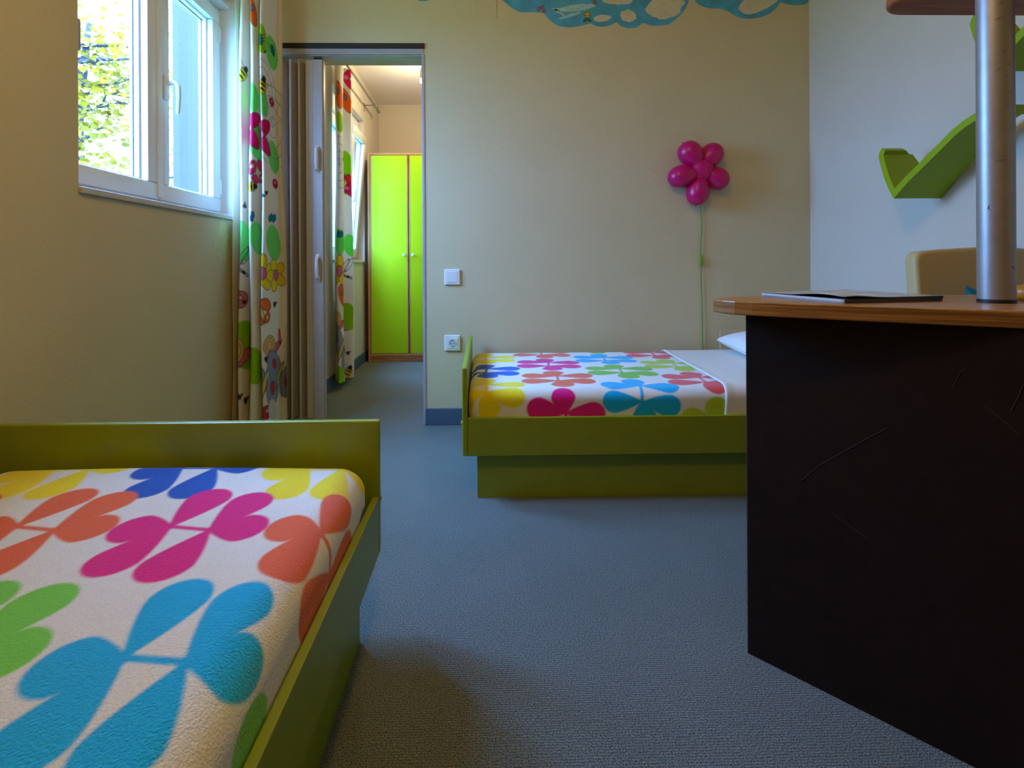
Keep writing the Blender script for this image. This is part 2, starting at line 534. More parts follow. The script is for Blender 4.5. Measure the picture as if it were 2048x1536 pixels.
for ya, yb, ang in ((HW0 + 0.03, 3.87, 0.0), (3.872, HW1 - 0.03, 0.085)):
    za, zb = HWZ0 + 0.03, HWZ1 - 0.15
    xs = -1.118
    bm = BM(); frame_ring(bm, xs - 0.055, xs + 0.012, ya, yb, za, zb, 0.07, 0.006); tilt(bm, xs, za, ang)
    s = obj('sash', bm, M_pvc, win2, smooth=True)
    bm = BM(); bx(bm, xs - 0.025, xs - 0.020, ya + 0.066, yb - 0.066, za + 0.066, zb - 0.066); tilt(bm, xs, za, ang)
    obj('glass_pane', bm, M_glass, s)
    bm = BM(); frame_ring(bm, xs - 0.019, xs - 0.0165, ya + 0.0685, yb - 0.0685, za + 0.0685, zb - 0.0685, 0.004, 0); tilt(bm, xs, za, ang)
    obj('gasket', bm, M_gasket, s)
    if ang:
        hy, hz = ya + 0.035, 1.36
        bm = BM(); bx(bm, xs + 0.012, xs + 0.022, hy - 0.013, hy + 0.013, hz - 0.05, hz + 0.03, 0.003)
        tube(bm, [(xs + 0.02, hy, hz), (xs + 0.05, hy, hz), (xs + 0.055, hy, hz + 0.01), (xs + 0.055, hy, hz + 0.10)], 0.009, 10)
        tilt(bm, xs, za, ang)
        obj('window_handle', bm, M_pvc, s, smooth=True)

# ------------------------------------------------------------------ folding door in the doorway
door = struct_root('door_1', (-0.98, 2.63, 0.03))
xf = [-1.112, -1.092, -1.072, -1.047, -1.0225, -1.0, -0.9776, -0.955, -0.9389]
yy = [2.612 if i % 2 == 0 else 2.672 for i in range(len(xf))]
Z0, Z1 = 0.032, DZ - 0.022
for i in range(len(xf) - 1):
    a, b = Vector((xf[i], yy[i], Z0)), Vector((xf[i + 1], yy[i + 1], Z0))
    n = Vector((-(b - a).y, (b - a).x, 0)).normalized() * 0.0022
    bm = BM(); prism(bm, [a - n, b - n, b + n, a + n], (0, 0, Z1 - Z0))
    p = obj('door_panel', bm, M_accord, door)
    if i % 2 == 0:
        bm = BM(); tube(bm, [(xf[i] + 0.003, yy[i] - 0.004, Z0), (xf[i] + 0.003, yy[i] - 0.004, Z1 + 0.004)], 0.0055, 10)
        obj('hinge_bead', bm, M_accordl, p, smooth=True)
bm = BM(); bx(bm, -0.940, -0.9035, 2.606, 2.622, Z0, Z1, 0.003)
obj('lead_panel', bm, M_accordl, door)
bm = BM(); bx(bm, -0.9030, -0.848, 2.598, 2.640, Z0 - 0.006, Z1, 0.004)
bx(bm, -0.8485, -0.8445, 2.610, 2.630, Z0 - 0.006, Z1, 0.001)
post = obj('door_post', bm, M_accord, door)
for py0, py1 in ((291, 346), (508, 562)):
    za, zb = at_y(637, py1, 2.598).z, at_y(637, py0, 2.598).z
    bm = BM()
    xh = -0.8755
    tube(bm, [(xh, 2.598, za + 0.012), (xh, 2.578, za + 0.02), (xh, 2.572, za + 0.05), (xh, 2.572, zb - 0.05), (xh, 2.578, zb - 0.02), (xh, 2.598, zb - 0.012)], 0.009, 10)
    bx(bm, xh - 0.011, xh + 0.011, 2.592, 2.598, za, za + 0.025, 0.003); bx(bm, xh - 0.011, xh + 0.011, 2.592, 2.598, zb - 0.025, zb, 0.003)
    obj('door_handle', bm, M_handle, door, smooth=True)
bm = BM()
for xx in (-0.89, -0.865):
    tube(bm, [(xx, 2.62, Z1 - 0.002), (xx, 2.62, DZ - 0.008)], 0.004, 8)
bx(bm, -0.898, -0.855, 2.612, 2.628, DZ - 0.016, DZ - 0.008, 0.002)
obj('roller', bm, M_black, door)

# ------------------------------------------------------------------ beds
HB, RT, RB = 0.475, 0.2968, 0.1616
RTH, TH = 0.0155, 0.0186


def bed_near():
    x1, x0 = -0.2495, -1.134
    y1, y0 = 1.1535, -0.72
    t = thing('single_bed', 'lime green single bed in the left foreground, along the window wall', 'bed', ((x0 + x1) / 2, (y0 + y1) / 2, 0),
              group='lime green single beds')
    bm = BM(); bx(bm, x0, x1 + 0.001, y1, y1 + TH, RB, HB, 0.004); obj('headboard', bm, M_lime, t)
    bm = BM(); bx(bm, x0, x1, y0 - TH, y0, RB, HB, 0.004); obj('footboard', bm, M_lime, t)
    for a in (x1 - RTH, x0):
        bm = BM(); bx(bm, a, a + RTH, y0 + 0.0005, y1 - 0.0005, RB, RT, 0.002); obj('side_rail', bm, M_lime, t)
    bm = BM(); bx(bm, x0 + 0.0313, x1 - 0.0313, y0 + 0.06, y1 - 0.058, 0.0, RB + 0.001, 0.001); obj('plinth', bm, M_lime, t)
    bm = BM(); bx(bm, x0 + 0.04, x1 - 0.04, y0 + 0.02, y1 - 0.03, RB + 0.002, 0.375, 0.05, 4); obj('mattress', bm, M_matt, t)
    bm = BM(); lathe(bm, [(0.006, 0), (0.006, 0.002), (0.003, 0.004), (0, 0.004)], (x1 + 0.0005, y1 + 0.009, 0.29), (1, 0, 0), 14)
    obj('bolt_cap', bm, M_lime, t)
    return t


def bed_far():
    x0, x1 = -0.0794, 1.735
    y0, y1 = 1.7344, 2.538
    t = thing('single_bed', 'lime green single bed along the back wall, partly hidden behind the desk', 'bed', ((x0 + x1) / 2, (y0 + y1) / 2, 0),
              group='lime green single beds')
    bm = BM(); bx(bm, x0, x0 + TH, y0, y1, RB, HB, 0.004); obj('footboard', bm, M_lime, t)
    bm = BM(); bx(bm, x1 - TH, x1, y0, y1, RB, HB, 0.004); obj('headboard', bm, M_lime, t)
    for a in (y0, y1 - RTH):
        bm = BM(); bx(bm, x0 + TH + 0.0003, x1 - TH, a + 0.0003, a + RTH, RB, RT, 0.002); obj('side_rail', bm, M_lime, t)
    bm = BM(); bx(bm, x0 + TH + 0.0329, x1 - TH - 0.03, y0 + 0.0313, y1 - 0.0313, 0, RB + 0.001, 0.001); obj('plinth', bm, M_lime, t)
    bm = BM(); bx(bm, x0 + TH + 0.03, x1 - TH - 0.01, y0 + 0.035, y1 - 0.035, RB + 0.002, 0.375, 0.05, 4); obj('mattress', bm, M_matt, t)
    bm = BM(); lathe(bm, [(0.008, 0), (0.008, 0.003), (0.004, 0.006), (0, 0.006)], (x0 - 0.0005, y0 + 0.02, 0.275), (-1, 0, 0), 14)
    obj('bolt_cap', bm, M_lime, t)
    return t


bed_near(); bed_far()


# ------------------------------------------------------------------ the printed blankets
def cap_sdf(p, s, a, b, r1, r2):
    """signed distance to a teardrop: radius r1 at a growing to r2 at b"""
    ax, ay = a; dx, dy = b[0] - ax, b[1] - ay
    L2 = dx * dx + dy * dy
    t = np.clip(((p - ax) * dx + (s - ay) * dy) / L2, 0, 1)
    return np.hypot(p - ax - t * dx, s - ay - t * dy) - (r1 + (r2 - r1) * (1 - (1 - t) ** 1.38))


def smin(a, b, k=0.010):
    h = np.clip(0.5 + 0.5 * (b - a) / k, 0, 1)
    return b + (a - b) * h - k * h * (1 - h)


def flower_sdf(p, s, lean):
    d = cap_sdf(p, s, (0, -0.040), (0, 0.040), 0.0055, 0.0055)
    for sg in (1, -1):
        c = (0.0, 0.040 * sg)
        d = smin(d, cap_sdf(p, s, c, (lean * sg, 0.095 * sg), 0.005, 0.0445))
        for sd in (1, -1):
            d = smin(d, cap_sdf(p, s, c, (0.098 * sd, 0.047 * sg), 0.003, 0.0445), 0.004)
    return d


WHITE = np.array(lin((240, 238, 232)))


def paint_flowers(p, s, flowers, ks=1.0, lean=-0.013):
    """p, s: grids of cloth coordinates; flowers: (p, s, rgb, tilt)"""
    col = np.broadcast_to(WHITE, p.shape + (3,)).copy()
    for fp, fs, rgb, ti in flowers:
        m = (np.abs(p - fp) < 0.2) & (np.abs(s - fs) < 0.2)
        if not m.any():
            continue
        dp, ds = p[m] - fp, s[m] - fs
        c, sn = math.cos(ti), math.sin(ti)
        d = flower_sdf(c * dp + sn * ds, (-sn * dp + c * ds) / ks, lean)
        a = np.clip(0.5 - d / 0.005, 0, 1)[:, None]
        col[m] = col[m] * (1 - a) + np.array(lin(rgb)) * a
    return col


def drape(x, y, xa, xb, ya, yb, r, zt, drop):
    """wrap flat cloth coordinates over a box with rounded edges"""
    cx, cy = np.clip(x, xa + r, xb - r), np.clip(y, ya + r, yb - r)
    dx, dy = x - cx, y - cy
    rho = np.hypot(dx, dy) + 1e-9
    nx, ny = dx / rho, dy / rho
    rho_c = np.minimum(rho, drop)
    q = r * PI / 2
    th = np.minimum(rho_c, q) / r
    hor = np.where(rho < 1e-8, 0, r * np.sin(th))
    z = zt - r * (1 - np.cos(th)) - np.maximum(rho_c - q, 0)
    return cx + nx * hor, cy + ny * hor, z


def wob(x, y, amp, seed):
    g = np.random.default_rng(seed); z = np.zeros_like(x)
    for _ in range(14):
        fx, fy = g.uniform(-11, 11, 2); z += np.sin(fx * x + fy * y + g.uniform(0, 6.28)) * g.uniform(0.3, 1)
    return z * amp / 4


YEL, YELO, BLU, ORG, CORAL, MAG = (250, 226, 20), (248, 218, 10), (0, 88, 190), (240, 104, 60), (244, 96, 46), (236, 16, 134)
GRN, CYA, LIM, SAL, TEAL, RED = (122, 214, 74), (0, 182, 244), (190, 214, 40), (240, 84, 84), (0, 168, 186), (206, 8, 60)
GRN2 = (128, 196, 50)

# near bed: stems run across the bed (world x), petals reach along it (world y)
xa, xb, ya, yb, r, zt = -1.103, -0.268, -0.70, 1.146, 0.058, 0.392
drop = 0.058 * PI / 2 + (0.392 - 0.058 - 0.262)
us = np.arange(xa + r - drop, xb - r + drop + 0.001, 0.0030)
vs = np.concatenate([np.arange(ya + r - drop, 0.15, 0.012), np.arange(0.15, yb - r + drop + 0.001, 0.0030)])
U, V = np.meshgrid(us, vs)
fl = []
rowsA = [(1.098, -0.636, 0.279, (YEL, BLU), 0.0), (0.852, -0.509, 0.262, (ORG, MAG), -0.16), (0.568, -0.380, 0.268, (GRN, CYA), -0.08),
         (0.285, -0.250, 0.268, (SAL, LIM), -0.08), (0.01, -0.12, 0.268, (BLU, YEL), -0.08), (1.38, -0.76, 0.279, (GRN, CYA), 0)]
for yc, xc, dx, cols, ti in rowsA:
    for k in range(-3, 4):
        fl.append((yc, xc + k * dx, cols[(k + 1) % 2] if yc != 0.568 else cols[(k + 1) % 2], ti))
cols = paint_flowers(V, U, [(a, b, c, -t) for a, b, c, t in fl], 0.93, 0.015)
Xw, Yw, Zw = drape(U, V, xa, xb, ya, yb, r, zt, drop)
top = np.clip((Zw - 0.33) / 0.05, 0, 1)
Zw = Zw + wob(U, V, 0.0035, 3) * top - 0.006 * top * ((U - (-0.68)) / 0.42) ** 2
P = np.stack([Xw, Yw, Zw], -1)
b1 = grid_mesh('fleece_blanket', P, M_blanket, None, cols)
tag(b1, 'white fleece blanket with bright flower print on the bed nearest the camera', 'blanket', 'flower print fleece blankets')

# far bed: stems run across the bed (world y), petals along it (world x)
xa, xb, ya, yb, r, zt = -0.058, 1.72, 1.7515, 2.528, 0.042, 0.392
drop = 0.042 * PI / 2 + (0.392 - 0.042 - 0.262)
us = np.arange(xa + r - drop, 1.02, 0.0035)
vs = np.arange(ya + r - drop, yb - r + drop + 0.001, 0.0035)
U, V = np.meshgrid(us, vs)
fl = []
colsB = [(0.008, 2.075, (YEL, BLU)), (0.289, 1.922, (MAG, ORG)), (0.571, 2.036, (CYA, GRN2)), (0.845, 2.155, (SAL, LIM)), (1.12, 2.0, (BLU, YEL)), (-0.27, 1.98, (GRN2, CYA))]
for xc, yc, cc in colsB:
    for k in range(-3, 4):
        fl.append((xc, yc + k * 0.2755, cc[(k + 1) % 2], -0.09))
cols = paint_flowers(U, V, fl, 0.95)
Xw, Yw, Zw = drape(U, V, xa, xb, ya, yb, r, zt, drop)
top = np.clip((Zw - 0.33) / 0.05, 0, 1)
Zw = Zw + wob(U, V, 0.003, 5) * top
b2 = grid_mesh('fleece_blanket', np.stack([Xw, Yw, Zw], -1), M_blanket, None, cols)
tag(b2, 'flower print fleece blanket on the bed by the back wall, tucked under a white sheet', 'blanket', 'flower print fleece blankets')

# white turned-down sheet
s0 = np.linspace(0, 1, 120)
vs = np.arange(ya + r - drop, yb - r + drop + 0.001, 0.008)
S, V = np.meshgrid(s0, vs)
xe = np.interp(vs, [1.62, 1.73, 1.80, 1.91, 2.2, 2.53, 2.66], [0.862, 0.870, 0.876, 0.880, 0.895, 0.917, 0.921])[:, None]
U = xe + S * (1.715 - xe)
Xw, Yw, Zw = drape(U, V, xa - 0.5, xb, ya - 0.0015, yb + 0.0015, r + 0.0015, zt + 0.003, drop - 0.008)
top = np.clip((Zw - 0.33) / 0.05, 0, 1)
lump = np.exp(-((U - xe - 0.012) / 0.014) ** 2) * 0.004
Zw = Zw + wob(U, V, 0.003, 5) * top + (lump + wob(U * 1.6, V * 1.6, 0.003, 9) * 0.5) * top + 0.002 * top
Yw = Yw - lump * 0.5 * (1 - top)
sh = grid_mesh('bed_sheet', np.stack([Xw, Yw, Zw], -1), M_sheet)
so = sh.modifiers.new('thickness', 'SOLIDIFY'); so.thickness = 0.003; so.offset = 1
tag(sh, 'plain white bed sheet turned down over the far blanket, beside the pillow', 'sheet')

# pillow
n1, n2 = 60, 60
a = np.linspace(-1, 1, n1); b = np.linspace(-1, 1, n2)
A, B = np.meshgrid(a, b)
prof = np.clip((1 - np.abs(A) ** 2.6), 0, 1) ** 0.42 * np.clip((1 - np.abs(B) ** 2.6), 0, 1) ** 0.42
edge = 1 - 0.06 * (np.abs(A) ** 2) * (1 - np.abs(B) ** 2)
top = np.stack([A * 0.255 * edge, B * 0.30, prof * 0.080 + wob(A, B, 0.004, 4) * prof], -1)
bot = np.stack([A * 0.255 * edge, B * 0.30, -prof * 0.045], -1)
Pp = np.concatenate([top, bot[::-1]], 0)
pil = grid_mesh('pillow', Pp, M_pillow)
ang = math.radians(-8)
pil.location = (1.405, 2.165, 0.444); pil.rotation_euler = (0, 0.02, ang)
tag(pil, 'white pillow on the far bed, mostly hidden behind the desk', 'pillow')


# ------------------------------------------------------------------ curtains
def hsv_noise():
    return RNG.uniform(-1, 1)


def ell(u, v, cu, cv, ru, rv, ang=0):
    c, s = math.cos(ang), math.sin(ang)
    du, dv = u - cu, v - cv
    a, b = c * du + s * dv, -s * du + c * dv
    return (np.sqrt((a / ru) ** 2 + (b / rv) ** 2) - 1) * min(ru, rv)


def blend(col, m, d, rgb, outline=None, ow=0.0025, soft=0.0035):
    a = np.clip(0.5 - d / soft, 0, 1)[:, None]
    col[m] = col[m] * (1 - a) + np.array(lin(rgb)) * a
    if outline:
        o = np.clip(1 - np.abs(d) / ow, 0, 1)[:, None] * 0.85
        col[m] = col[m] * (1 - o) + np.array(lin(outline)) * o


INK = (44, 44, 50)


def motif(col, u, v, kind, cu, cv, k=1.0, ang=0.0, rgb=None):
    R = 0.17 * k
    m = (np.abs(u - cu) < R) & (np.abs(v - cv) < R)
    if not m.any():
        return
    uu, vv = u[m], v[m]
    c, s = math.cos(ang), math.sin(ang)
    x, y = (c * (uu - cu) + s * (vv - cv)) / k, (-s * (uu - cu) + c * (vv - cv)) / k
    def E(cx, cy, rx, ry, an, fill, ol=INK):
        d = ell(x, y, cx, cy, rx, ry, an)
        blend(col, m, d, fill, ol)
    def ring(cx, cy, rx, ry, an, ol=INK):
        d = ell(x, y, cx, cy, rx, ry, an)
        o = np.clip(1 - np.abs(d) / 0.0028, 0, 1)[:, None] * 0.8
        col[m] = col[m] * (1 - o) + np.array(lin(ol)) * o
    if kind == 'blob':
        E(0, 0, 0.055, 0.078, 0.3, rgb, None)
    elif kind == 'bee':
        ring(-0.012, 0.035, 0.016, 0.03, 0.4); ring(0.014, 0.036, 0.016, 0.03, -0.3)
        E(0, 0, 0.03, 0.02, 0.2, (236, 206, 30))
        for q in (-0.012, 0.006, 0.02):
            d = ell(x, y, q, 0, 0.0045, 0.019, 0.1); blend(col, m, d, INK)
        E(0.03, 0.004, 0.011, 0.011, 0, INK)
    elif kind == 'flower':
        for q in range(5):
            t = q * 2 * PI / 5 + 0.3
            E(0.036 * math.cos(t), 0.036 * math.sin(t), 0.03, 0.022, t, rgb or (238, 212, 40))
        E(0, 0, 0.018, 0.022, 0, (214, 110, 160))
    elif kind == 'petals':
        E(0.0, 0.035, 0.05, 0.026, 0.5, (214, 24, 90)); E(-0.004, -0.02, 0.055, 0.026, -0.7, (220, 40, 104)); E(-0.03, 0.01, 0.03, 0.016, 0, (236, 120, 170))
    elif kind == 'butterfly':
        f = rgb or (226, 50, 90)
        E(-0.022, 0.022, 0.026, 0.018, 0.8, f); E(0.024, 0.02, 0.026, 0.018, -0.8, f)
        E(-0.017, -0.018, 0.018, 0.014, -0.7, f); E(0.018, -0.02, 0.018, 0.014, 0.7, f)
        E(-0.022, 0.026, 0.009, 0.007, 0.8, (246, 222, 214)); E(0.018, -0.02, 0.008, 0.006, 0.8, (246, 222, 214))
        E(0, 0, 0.005, 0.028, 0, (240, 214, 90))
    elif kind == 'ladybug':
        E(0, 0, 0.022, 0.019, 0, rgb or (210, 40, 80)); E(0.0, 0.004, 0.006, 0.005, 0, (240, 200, 205)); E(0.011, -0.006, 0.005, 0.004, 0, (90, 20, 40))
    elif kind == 'snail':
        E(0.0, -0.02, 0.062, 0.018, 0.25, (222, 110, 150)); E(0.055, 0.015, 0.008, 0.028, -0.2, (222, 110, 150))
        E(-0.02, 0.012, 0.04, 0.04, 0, (232, 190, 120)); ring(-0.02, 0.012, 0.03, 0.03, 0, (40, 130, 60)); ring(-0.02, 0.012, 0.018, 0.019, 0, (190, 60, 60))
    elif kind == 'moth':
        E(-0.03, 0.04, 0.045, 0.07, 0.5, (146, 156, 176)); E(0.05, -0.03, 0.04, 0.065, -0.3, (146, 156, 176))
        E(-0.028, 0.05, 0.013, 0.02, 0.3, (214, 60, 60)); E(0.05, -0.03, 0.013, 0.022, 0, (214, 60, 60))
        E(0.006, 0.0, 0.008, 0.05, -0.5, (226, 206, 90))
    elif kind == 'orange':
        E(0, 0, 0.034, 0.07, 0.3, (238, 110, 40)); E(0, 0.016, 0.012, 0.016, 0, (120, 130, 150))
    elif kind == 'beetle':
        E(0, 0, 0.014, 0.024, 0.2, (20, 130, 130))
        for q in (-1, 1):
            for w in (-0.014, 0.0, 0.014):
                d = cap_sdf(x, y, (0, w), (0.035 * q, w + 0.018), 0.001, 0.001); blend(col, m, d, INK)
    elif kind == 'worm':
        for q in range(4):
            E(-0.02 + q * 0.014, 0.008 * (q % 2), 0.013, 0.015, 0, (24, 140, 170))
    elif kind == 'dragonfly':
        for q in range(5):
            E(-0.04 + q * 0.016, -q * 0.006, 0.009, 0.006, -0.35, INK if q % 2 else (150, 190, 170))
        ring(-0.01, 0.04, 0.012, 0.045, -0.5); ring(0.015, 0.05, 0.012, 0.045, -0.6)
    elif kind == 'web':
        for q in range(5):
            t = q * 0.5 - 1.0 + PI / 2
            d = cap_sdf(x, y, (0, -0.06), (0.12 * math.cos(t), -0.06 + 0.13 * math.sin(t)), 0.0006, 0.0006); blend(col, m, d, (150, 160, 165))
        for q in range(1, 5):
            ring(0, -0.06, 0.026 * q, 0.03 * q, 0, (150, 160, 165))
    elif kind == 'fly':
        E(0, 0, 0.006, 0.009, 0.4, INK); E(0.008, 0.004, 0.007, 0.004, 0.6, (120, 60, 60))


def cloth_profile(pts, amp_pts=1):
    """plan-view polyline through control points with smooth folds -> points and arc length"""
    pts = np.array(pts, float)
    n = len(pts); t = np.arange(n)
    tt = np.linspace(0, n - 1, (n - 1) * 26 + 1)
    out = np.zeros((len(tt), 2))
    for i, q in enumerate(tt):
        k = min(int(q), n - 2); f = q - k
        p0, p1, p2, p3 = pts[max(k - 1, 0)], pts[k], pts[k + 1], pts[min(k + 2, n - 1)]
        out[i] = 0.5 * ((2 * p1) + (-p0 + p2) * f + (2 * p0 - 5 * p1 + 4 * p2 - p3) * f * f + (-p0 + 3 * p1 - 3 * p2 + p3) * f ** 3)
    return out


def project(P):
    d = P - np.array([0, 0, CAMZ])
    c, s = math.cos(YAW), math.sin(YAW)
    xc, yc = c * d[..., 0] - s * d[..., 1], s * d[..., 0] + c * d[..., 1]
    u, v = F * xc / yc, -F * d[..., 2] / yc
    cr, sr = math.cos(ROLL), math.sin(ROLL)
    return PX + cr * u + sr * v, PY - sr * u + cr * v, yc


CREAM = np.array(lin((240, 234, 220)))
LG, LG2 = (120, 222, 110), (150, 206, 30)


def curtain(name, prof_top, prof_bot, z0, z1, step, motifs, label, hem_wave=0.0, extra=()):
    pt, pb = cloth_profile(prof_top), cloth_profile(prof_bot)
    # resample both profiles evenly in arc length
    def resamp(p, n):
        s = np.concatenate([[0], np.cumsum(np.hypot(*np.diff(p, axis=0).T))])
        q = np.linspace(0, s[-1], n)
        return np.stack([np.interp(q, s, p[:, 0]), np.interp(q, s, p[:, 1])], -1), s[-1]
    L = resamp(pb, 10)[1]
    nu = int(L / step) + 1
    pt, _ = resamp(pt, nu); pb, _ = resamp(pb, nu)
    zs = np.arange(z0, z1 + step, step)
    f = ((zs - z0) / (z1 - z0))[:, None, None]
    XY = pb[None] * (1 - f) + pt[None] * f
    Z = np.broadcast_to(zs[:, None], XY.shape[:2]).copy()
    uu = np.linspace(0, L, nu)
    sway = 0.004 * np.sin(zs[:, None] * 5 + uu[None] * 9)
    Pm = np.stack([XY[..., 0] + sway, XY[..., 1] + sway * 0.5, Z], -1)
    col = np.broadcast_to(CREAM, Pm.shape).copy()
    Ug = np.broadcast_to(uu[None], Z.shape); Vg = Z
    sx, sy, sd = project(Pm)
    # each printed motif sits where the photograph shows it: find that spot of the cloth once, then print in cloth coordinates
    for kind, mx, my, k, ang, rgb in motifs:
        d2 = (sx - mx) ** 2 + (sy - my) ** 2
        near = d2 < max(d2.min() * 1.5, 16)
        idx = np.argmin(np.where(near, sd, 1e9))
        iv, iu = np.unravel_index(idx, sd.shape)
        motif(col, Ug, Vg, kind, uu[iu], zs[iv], k * (1.15 if kind == 'blob' else 1.4), ang, rgb)
    for kind, cu, cv, k, ang, rgb in extra:
        motif(col, Ug, Vg, kind, cu, cv, k, ang, rgb)
    o = grid_mesh(name, Pm, M_curtain, None, col)
    so = o.modifiers.new('thickness', 'SOLIDIFY'); so.thickness = 0.0012; so.offset = 0
    return tag(o, label, 'curtain', 'printed childrens curtains')


# curtain by the near window: a bunch of folds between the window and the doorway
pb = [(-1.203, 2.345), (-1.196, 2.440), (-1.168, 2.452), (-1.160, 2.335), (-1.142, 2.300), (-1.126, 2.345), (-1.116, 2.440), (-1.104, 2.400), (-1.098, 2.310), (-1.082, 2.290), (-1.068, 2.330), (-1.063, 2.440), (-1.052, 2.400), (-1.046, 2.320),
      (-1.030, 2.325), (-1.020, 2.400), (-1.010, 2.468), (-0.992, 2.470), (-0.975, 2.445)]
pt = [(-1.176, 2.365), (-1.172, 2.440), (-1.156, 2.450), (-1.150, 2.355), (-1.134, 2.335), (-1.122, 2.360), (-1.114, 2.440), (-1.104, 2.400), (-1.098, 2.335), (-1.084, 2.320), (-1.072, 2.345), (-1.066, 2.440), (-1.058, 2.400), (-1.052, 2.340),
      (-1.040, 2.345), (-1.032, 2.410), (-1.024, 2.462), (-1.014, 2.464), (-1.004, 2.445)]
mot = [('blob', 524, 74, 0.8, 0, LG2), ('blob', 547, 106, 0.9, 0, LG), ('blob', 499, 192, 0.8, 0, LG), ('blob', 531, 206, 0.7, 0, LG), ('blob', 518, 280, 1.0, 0, LG),
       ('blob', 550, 316, 0.9, 0, LG), ('blob', 519, 475, 0.9, 0, LG), ('blob', 551, 485, 1.0, 0, LG), ('blob', 480, 480, 1.1, 0, LG), ('blob', 496, 690, 1.35, 0, LG2), ('blob', 512, 730, 1.0, 0, LG2),
       ('web', 528, 150, 0.9, 0, None), ('web', 548, 215, 1.2, 0, None), ('orange', 508, 22, 0.7, 0, None), ('beetle', 518, 76, 0.8, 0, None), ('beetle', 549, 100, 0.8, 0.4, None),
       ('bee', 489, 148, 0.9, 0.8, None), ('bee', 530, 172, 0.9, 1.2, None), ('ladybug', 547, 204, 0.8, 0, None), ('petals', 501, 258, 0.95, 0, None), ('petals', 533, 275, 0.95, 0, None),
       ('butterfly', 519, 345, 1.0, 0.3, None), ('ladybug', 554, 367, 0.9, 0, None), ('bee', 497, 371, 0.8, 0, None), ('beetle', 523, 389, 0.35, 1.2, None), ('worm', 548, 437, 0.8, 0, None), ('worm', 509, 432, 0.5, 1.2, None),
       ('flower', 520, 546, 1.0, 0, None), ('flower', 555, 548, 0.9, 0.4, None), ('dragonfly', 490, 535, 0.9, -0.2, None), ('ladybug', 478, 597, 1.5, 0, (214, 120, 120)),
       ('butterfly', 527, 625, 1.1, 0.3, (240, 116, 50)), ('fly', 552, 607, 1.0, 0, None), ('snail', 549, 692, 0.9, 0.3, None), ('snail', 473, 705, 1.2, 0.2, None),
       ('moth', 523, 775, 1.0, 0.2, None), ('moth', 560, 752, 0.9, 0, None), ('ladybug', 537, 826, 1.2, 0, (206, 60, 60)), ('fly', 494, 800, 1.2, 0, None), ('fly', 535, 717, 1, 0, None), ('fly', 475, 792, 1, 0, None),
       ('fly', 536, 386, 0.8, 0, None), ('fly', 493, 412, 0.9, 1, None), ('fly', 533, 103, 0.6, 0, None), ('blob', 549, 820, 0.6, 0, (226, 210, 200))]
curtain('curtain', pt, pb, 0.045, 2.44, 0.0032, mot, 'printed insect and flower curtain between the near window and folding door')
bm = BM(); bx(bm, -1.13, -1.09, 1.2, 2.56, 2.442, 2.499, 0.004)
tag(obj('curtain_track', bm, M_pvc), 'white ceiling curtain track above the near window', 'curtain rail')

# curtain in the next room
sh2 = -0.028
pb = [(-1.010, 3.42), (-0.955, 3.30), (-0.930, 3.36), (-0.965, 3.44), (-0.915, 3.47), (-0.900, 3.50), (-0.955, 3.58), (-0.935, 3.64), (-0.955, 3.69)]
pt = [(-1.000, 3.43), (-0.955, 3.35), (-0.935, 3.39), (-0.965, 3.45), (-0.925, 3.48), (-0.915, 3.50), (-0.955, 3.56), (-0.940, 3.60), (-0.955, 3.64)]
pb = [(x + sh2, y) for x, y in pb]; pt = [(x + sh2, y) for x, y in pt]
mot = [('orange', 679, 185, 1.0, 0, None), ('orange', 695, 200, 1.0, 0.3, None), ('petals', 701, 158, 0.8, 0, None), ('blob', 682, 242, 0.8, 0, LG2), ('web', 682, 300, 1.2, 0, None), ('blob', 695, 325, 1.0, 0, LG2),
       ('butterfly', 694, 372, 1.3, 0, (228, 50, 60)), ('petals', 703, 380, 0.6, 0, None), ('blob', 678, 480, 1.0, 0, LG), ('flower', 682, 540, 1.2, 0, None), ('blob', 705, 490, 0.9, 0, LG), ('worm', 679, 467, 0.9, 0, None),
       ('dragonfly', 696, 545, 0.9, 0, None), ('orange', 688, 590, 0.8, 0, None), ('snail', 676, 640, 1.0, 0, None), ('snail', 704, 640, 1.2, 0, None), ('blob', 698, 630, 1.1, 0, LG2), ('moth', 684, 700, 1.3, 0, None),
       ('blob', 682, 755, 0.9, 0, LG2), ('bee', 700, 745, 0.9, 1, None), ('fly', 699, 708, 1, 0, None), ('fly', 690, 318, 1, 0, None)]
curtain('curtain', pt, pb, 0.05, 2.235, 0.005, mot, 'printed curtain beyond the doorway, hanging beside the lime wardrobe')
rod = thing('curtain_rod', 'slim grey curtain rod on a wall bracket beyond the doorway', 'curtain rod', (-0.95, 3.9, 2.25))
bm = BM(); tube(bm, [(-0.95, 3.2, 2.25), (-0.95, 4.46, 2.25)], 0.012, 12); obj('rod', bm, M_steel, rod, smooth=True)
bm = BM(); lathe(bm, [(0.016, 0), (0.018, 0.01), (0.018, 0.03), (0.012, 0.036), (0, 0.036)], (-0.95, 4.455, 2.25), (0, 1, 0), 14); obj('finial', bm, M_steel, rod, smooth=True)
for y in (3.26, 4.33):
    bm = BM(); tube(bm, [(-1.045, y, 2.255), (-0.955, y, 2.255)], 0.006, 8); bx(bm, -1.05, -1.044, y - 0.012, y + 0.012, 2.20, 2.275, 0.002)
    tube(bm, [(-0.95, y - 0.012, 2.25), (-0.95, y + 0.012, 2.25)], 0.016, 12)
    obj('bracket', bm, M_steel, rod)

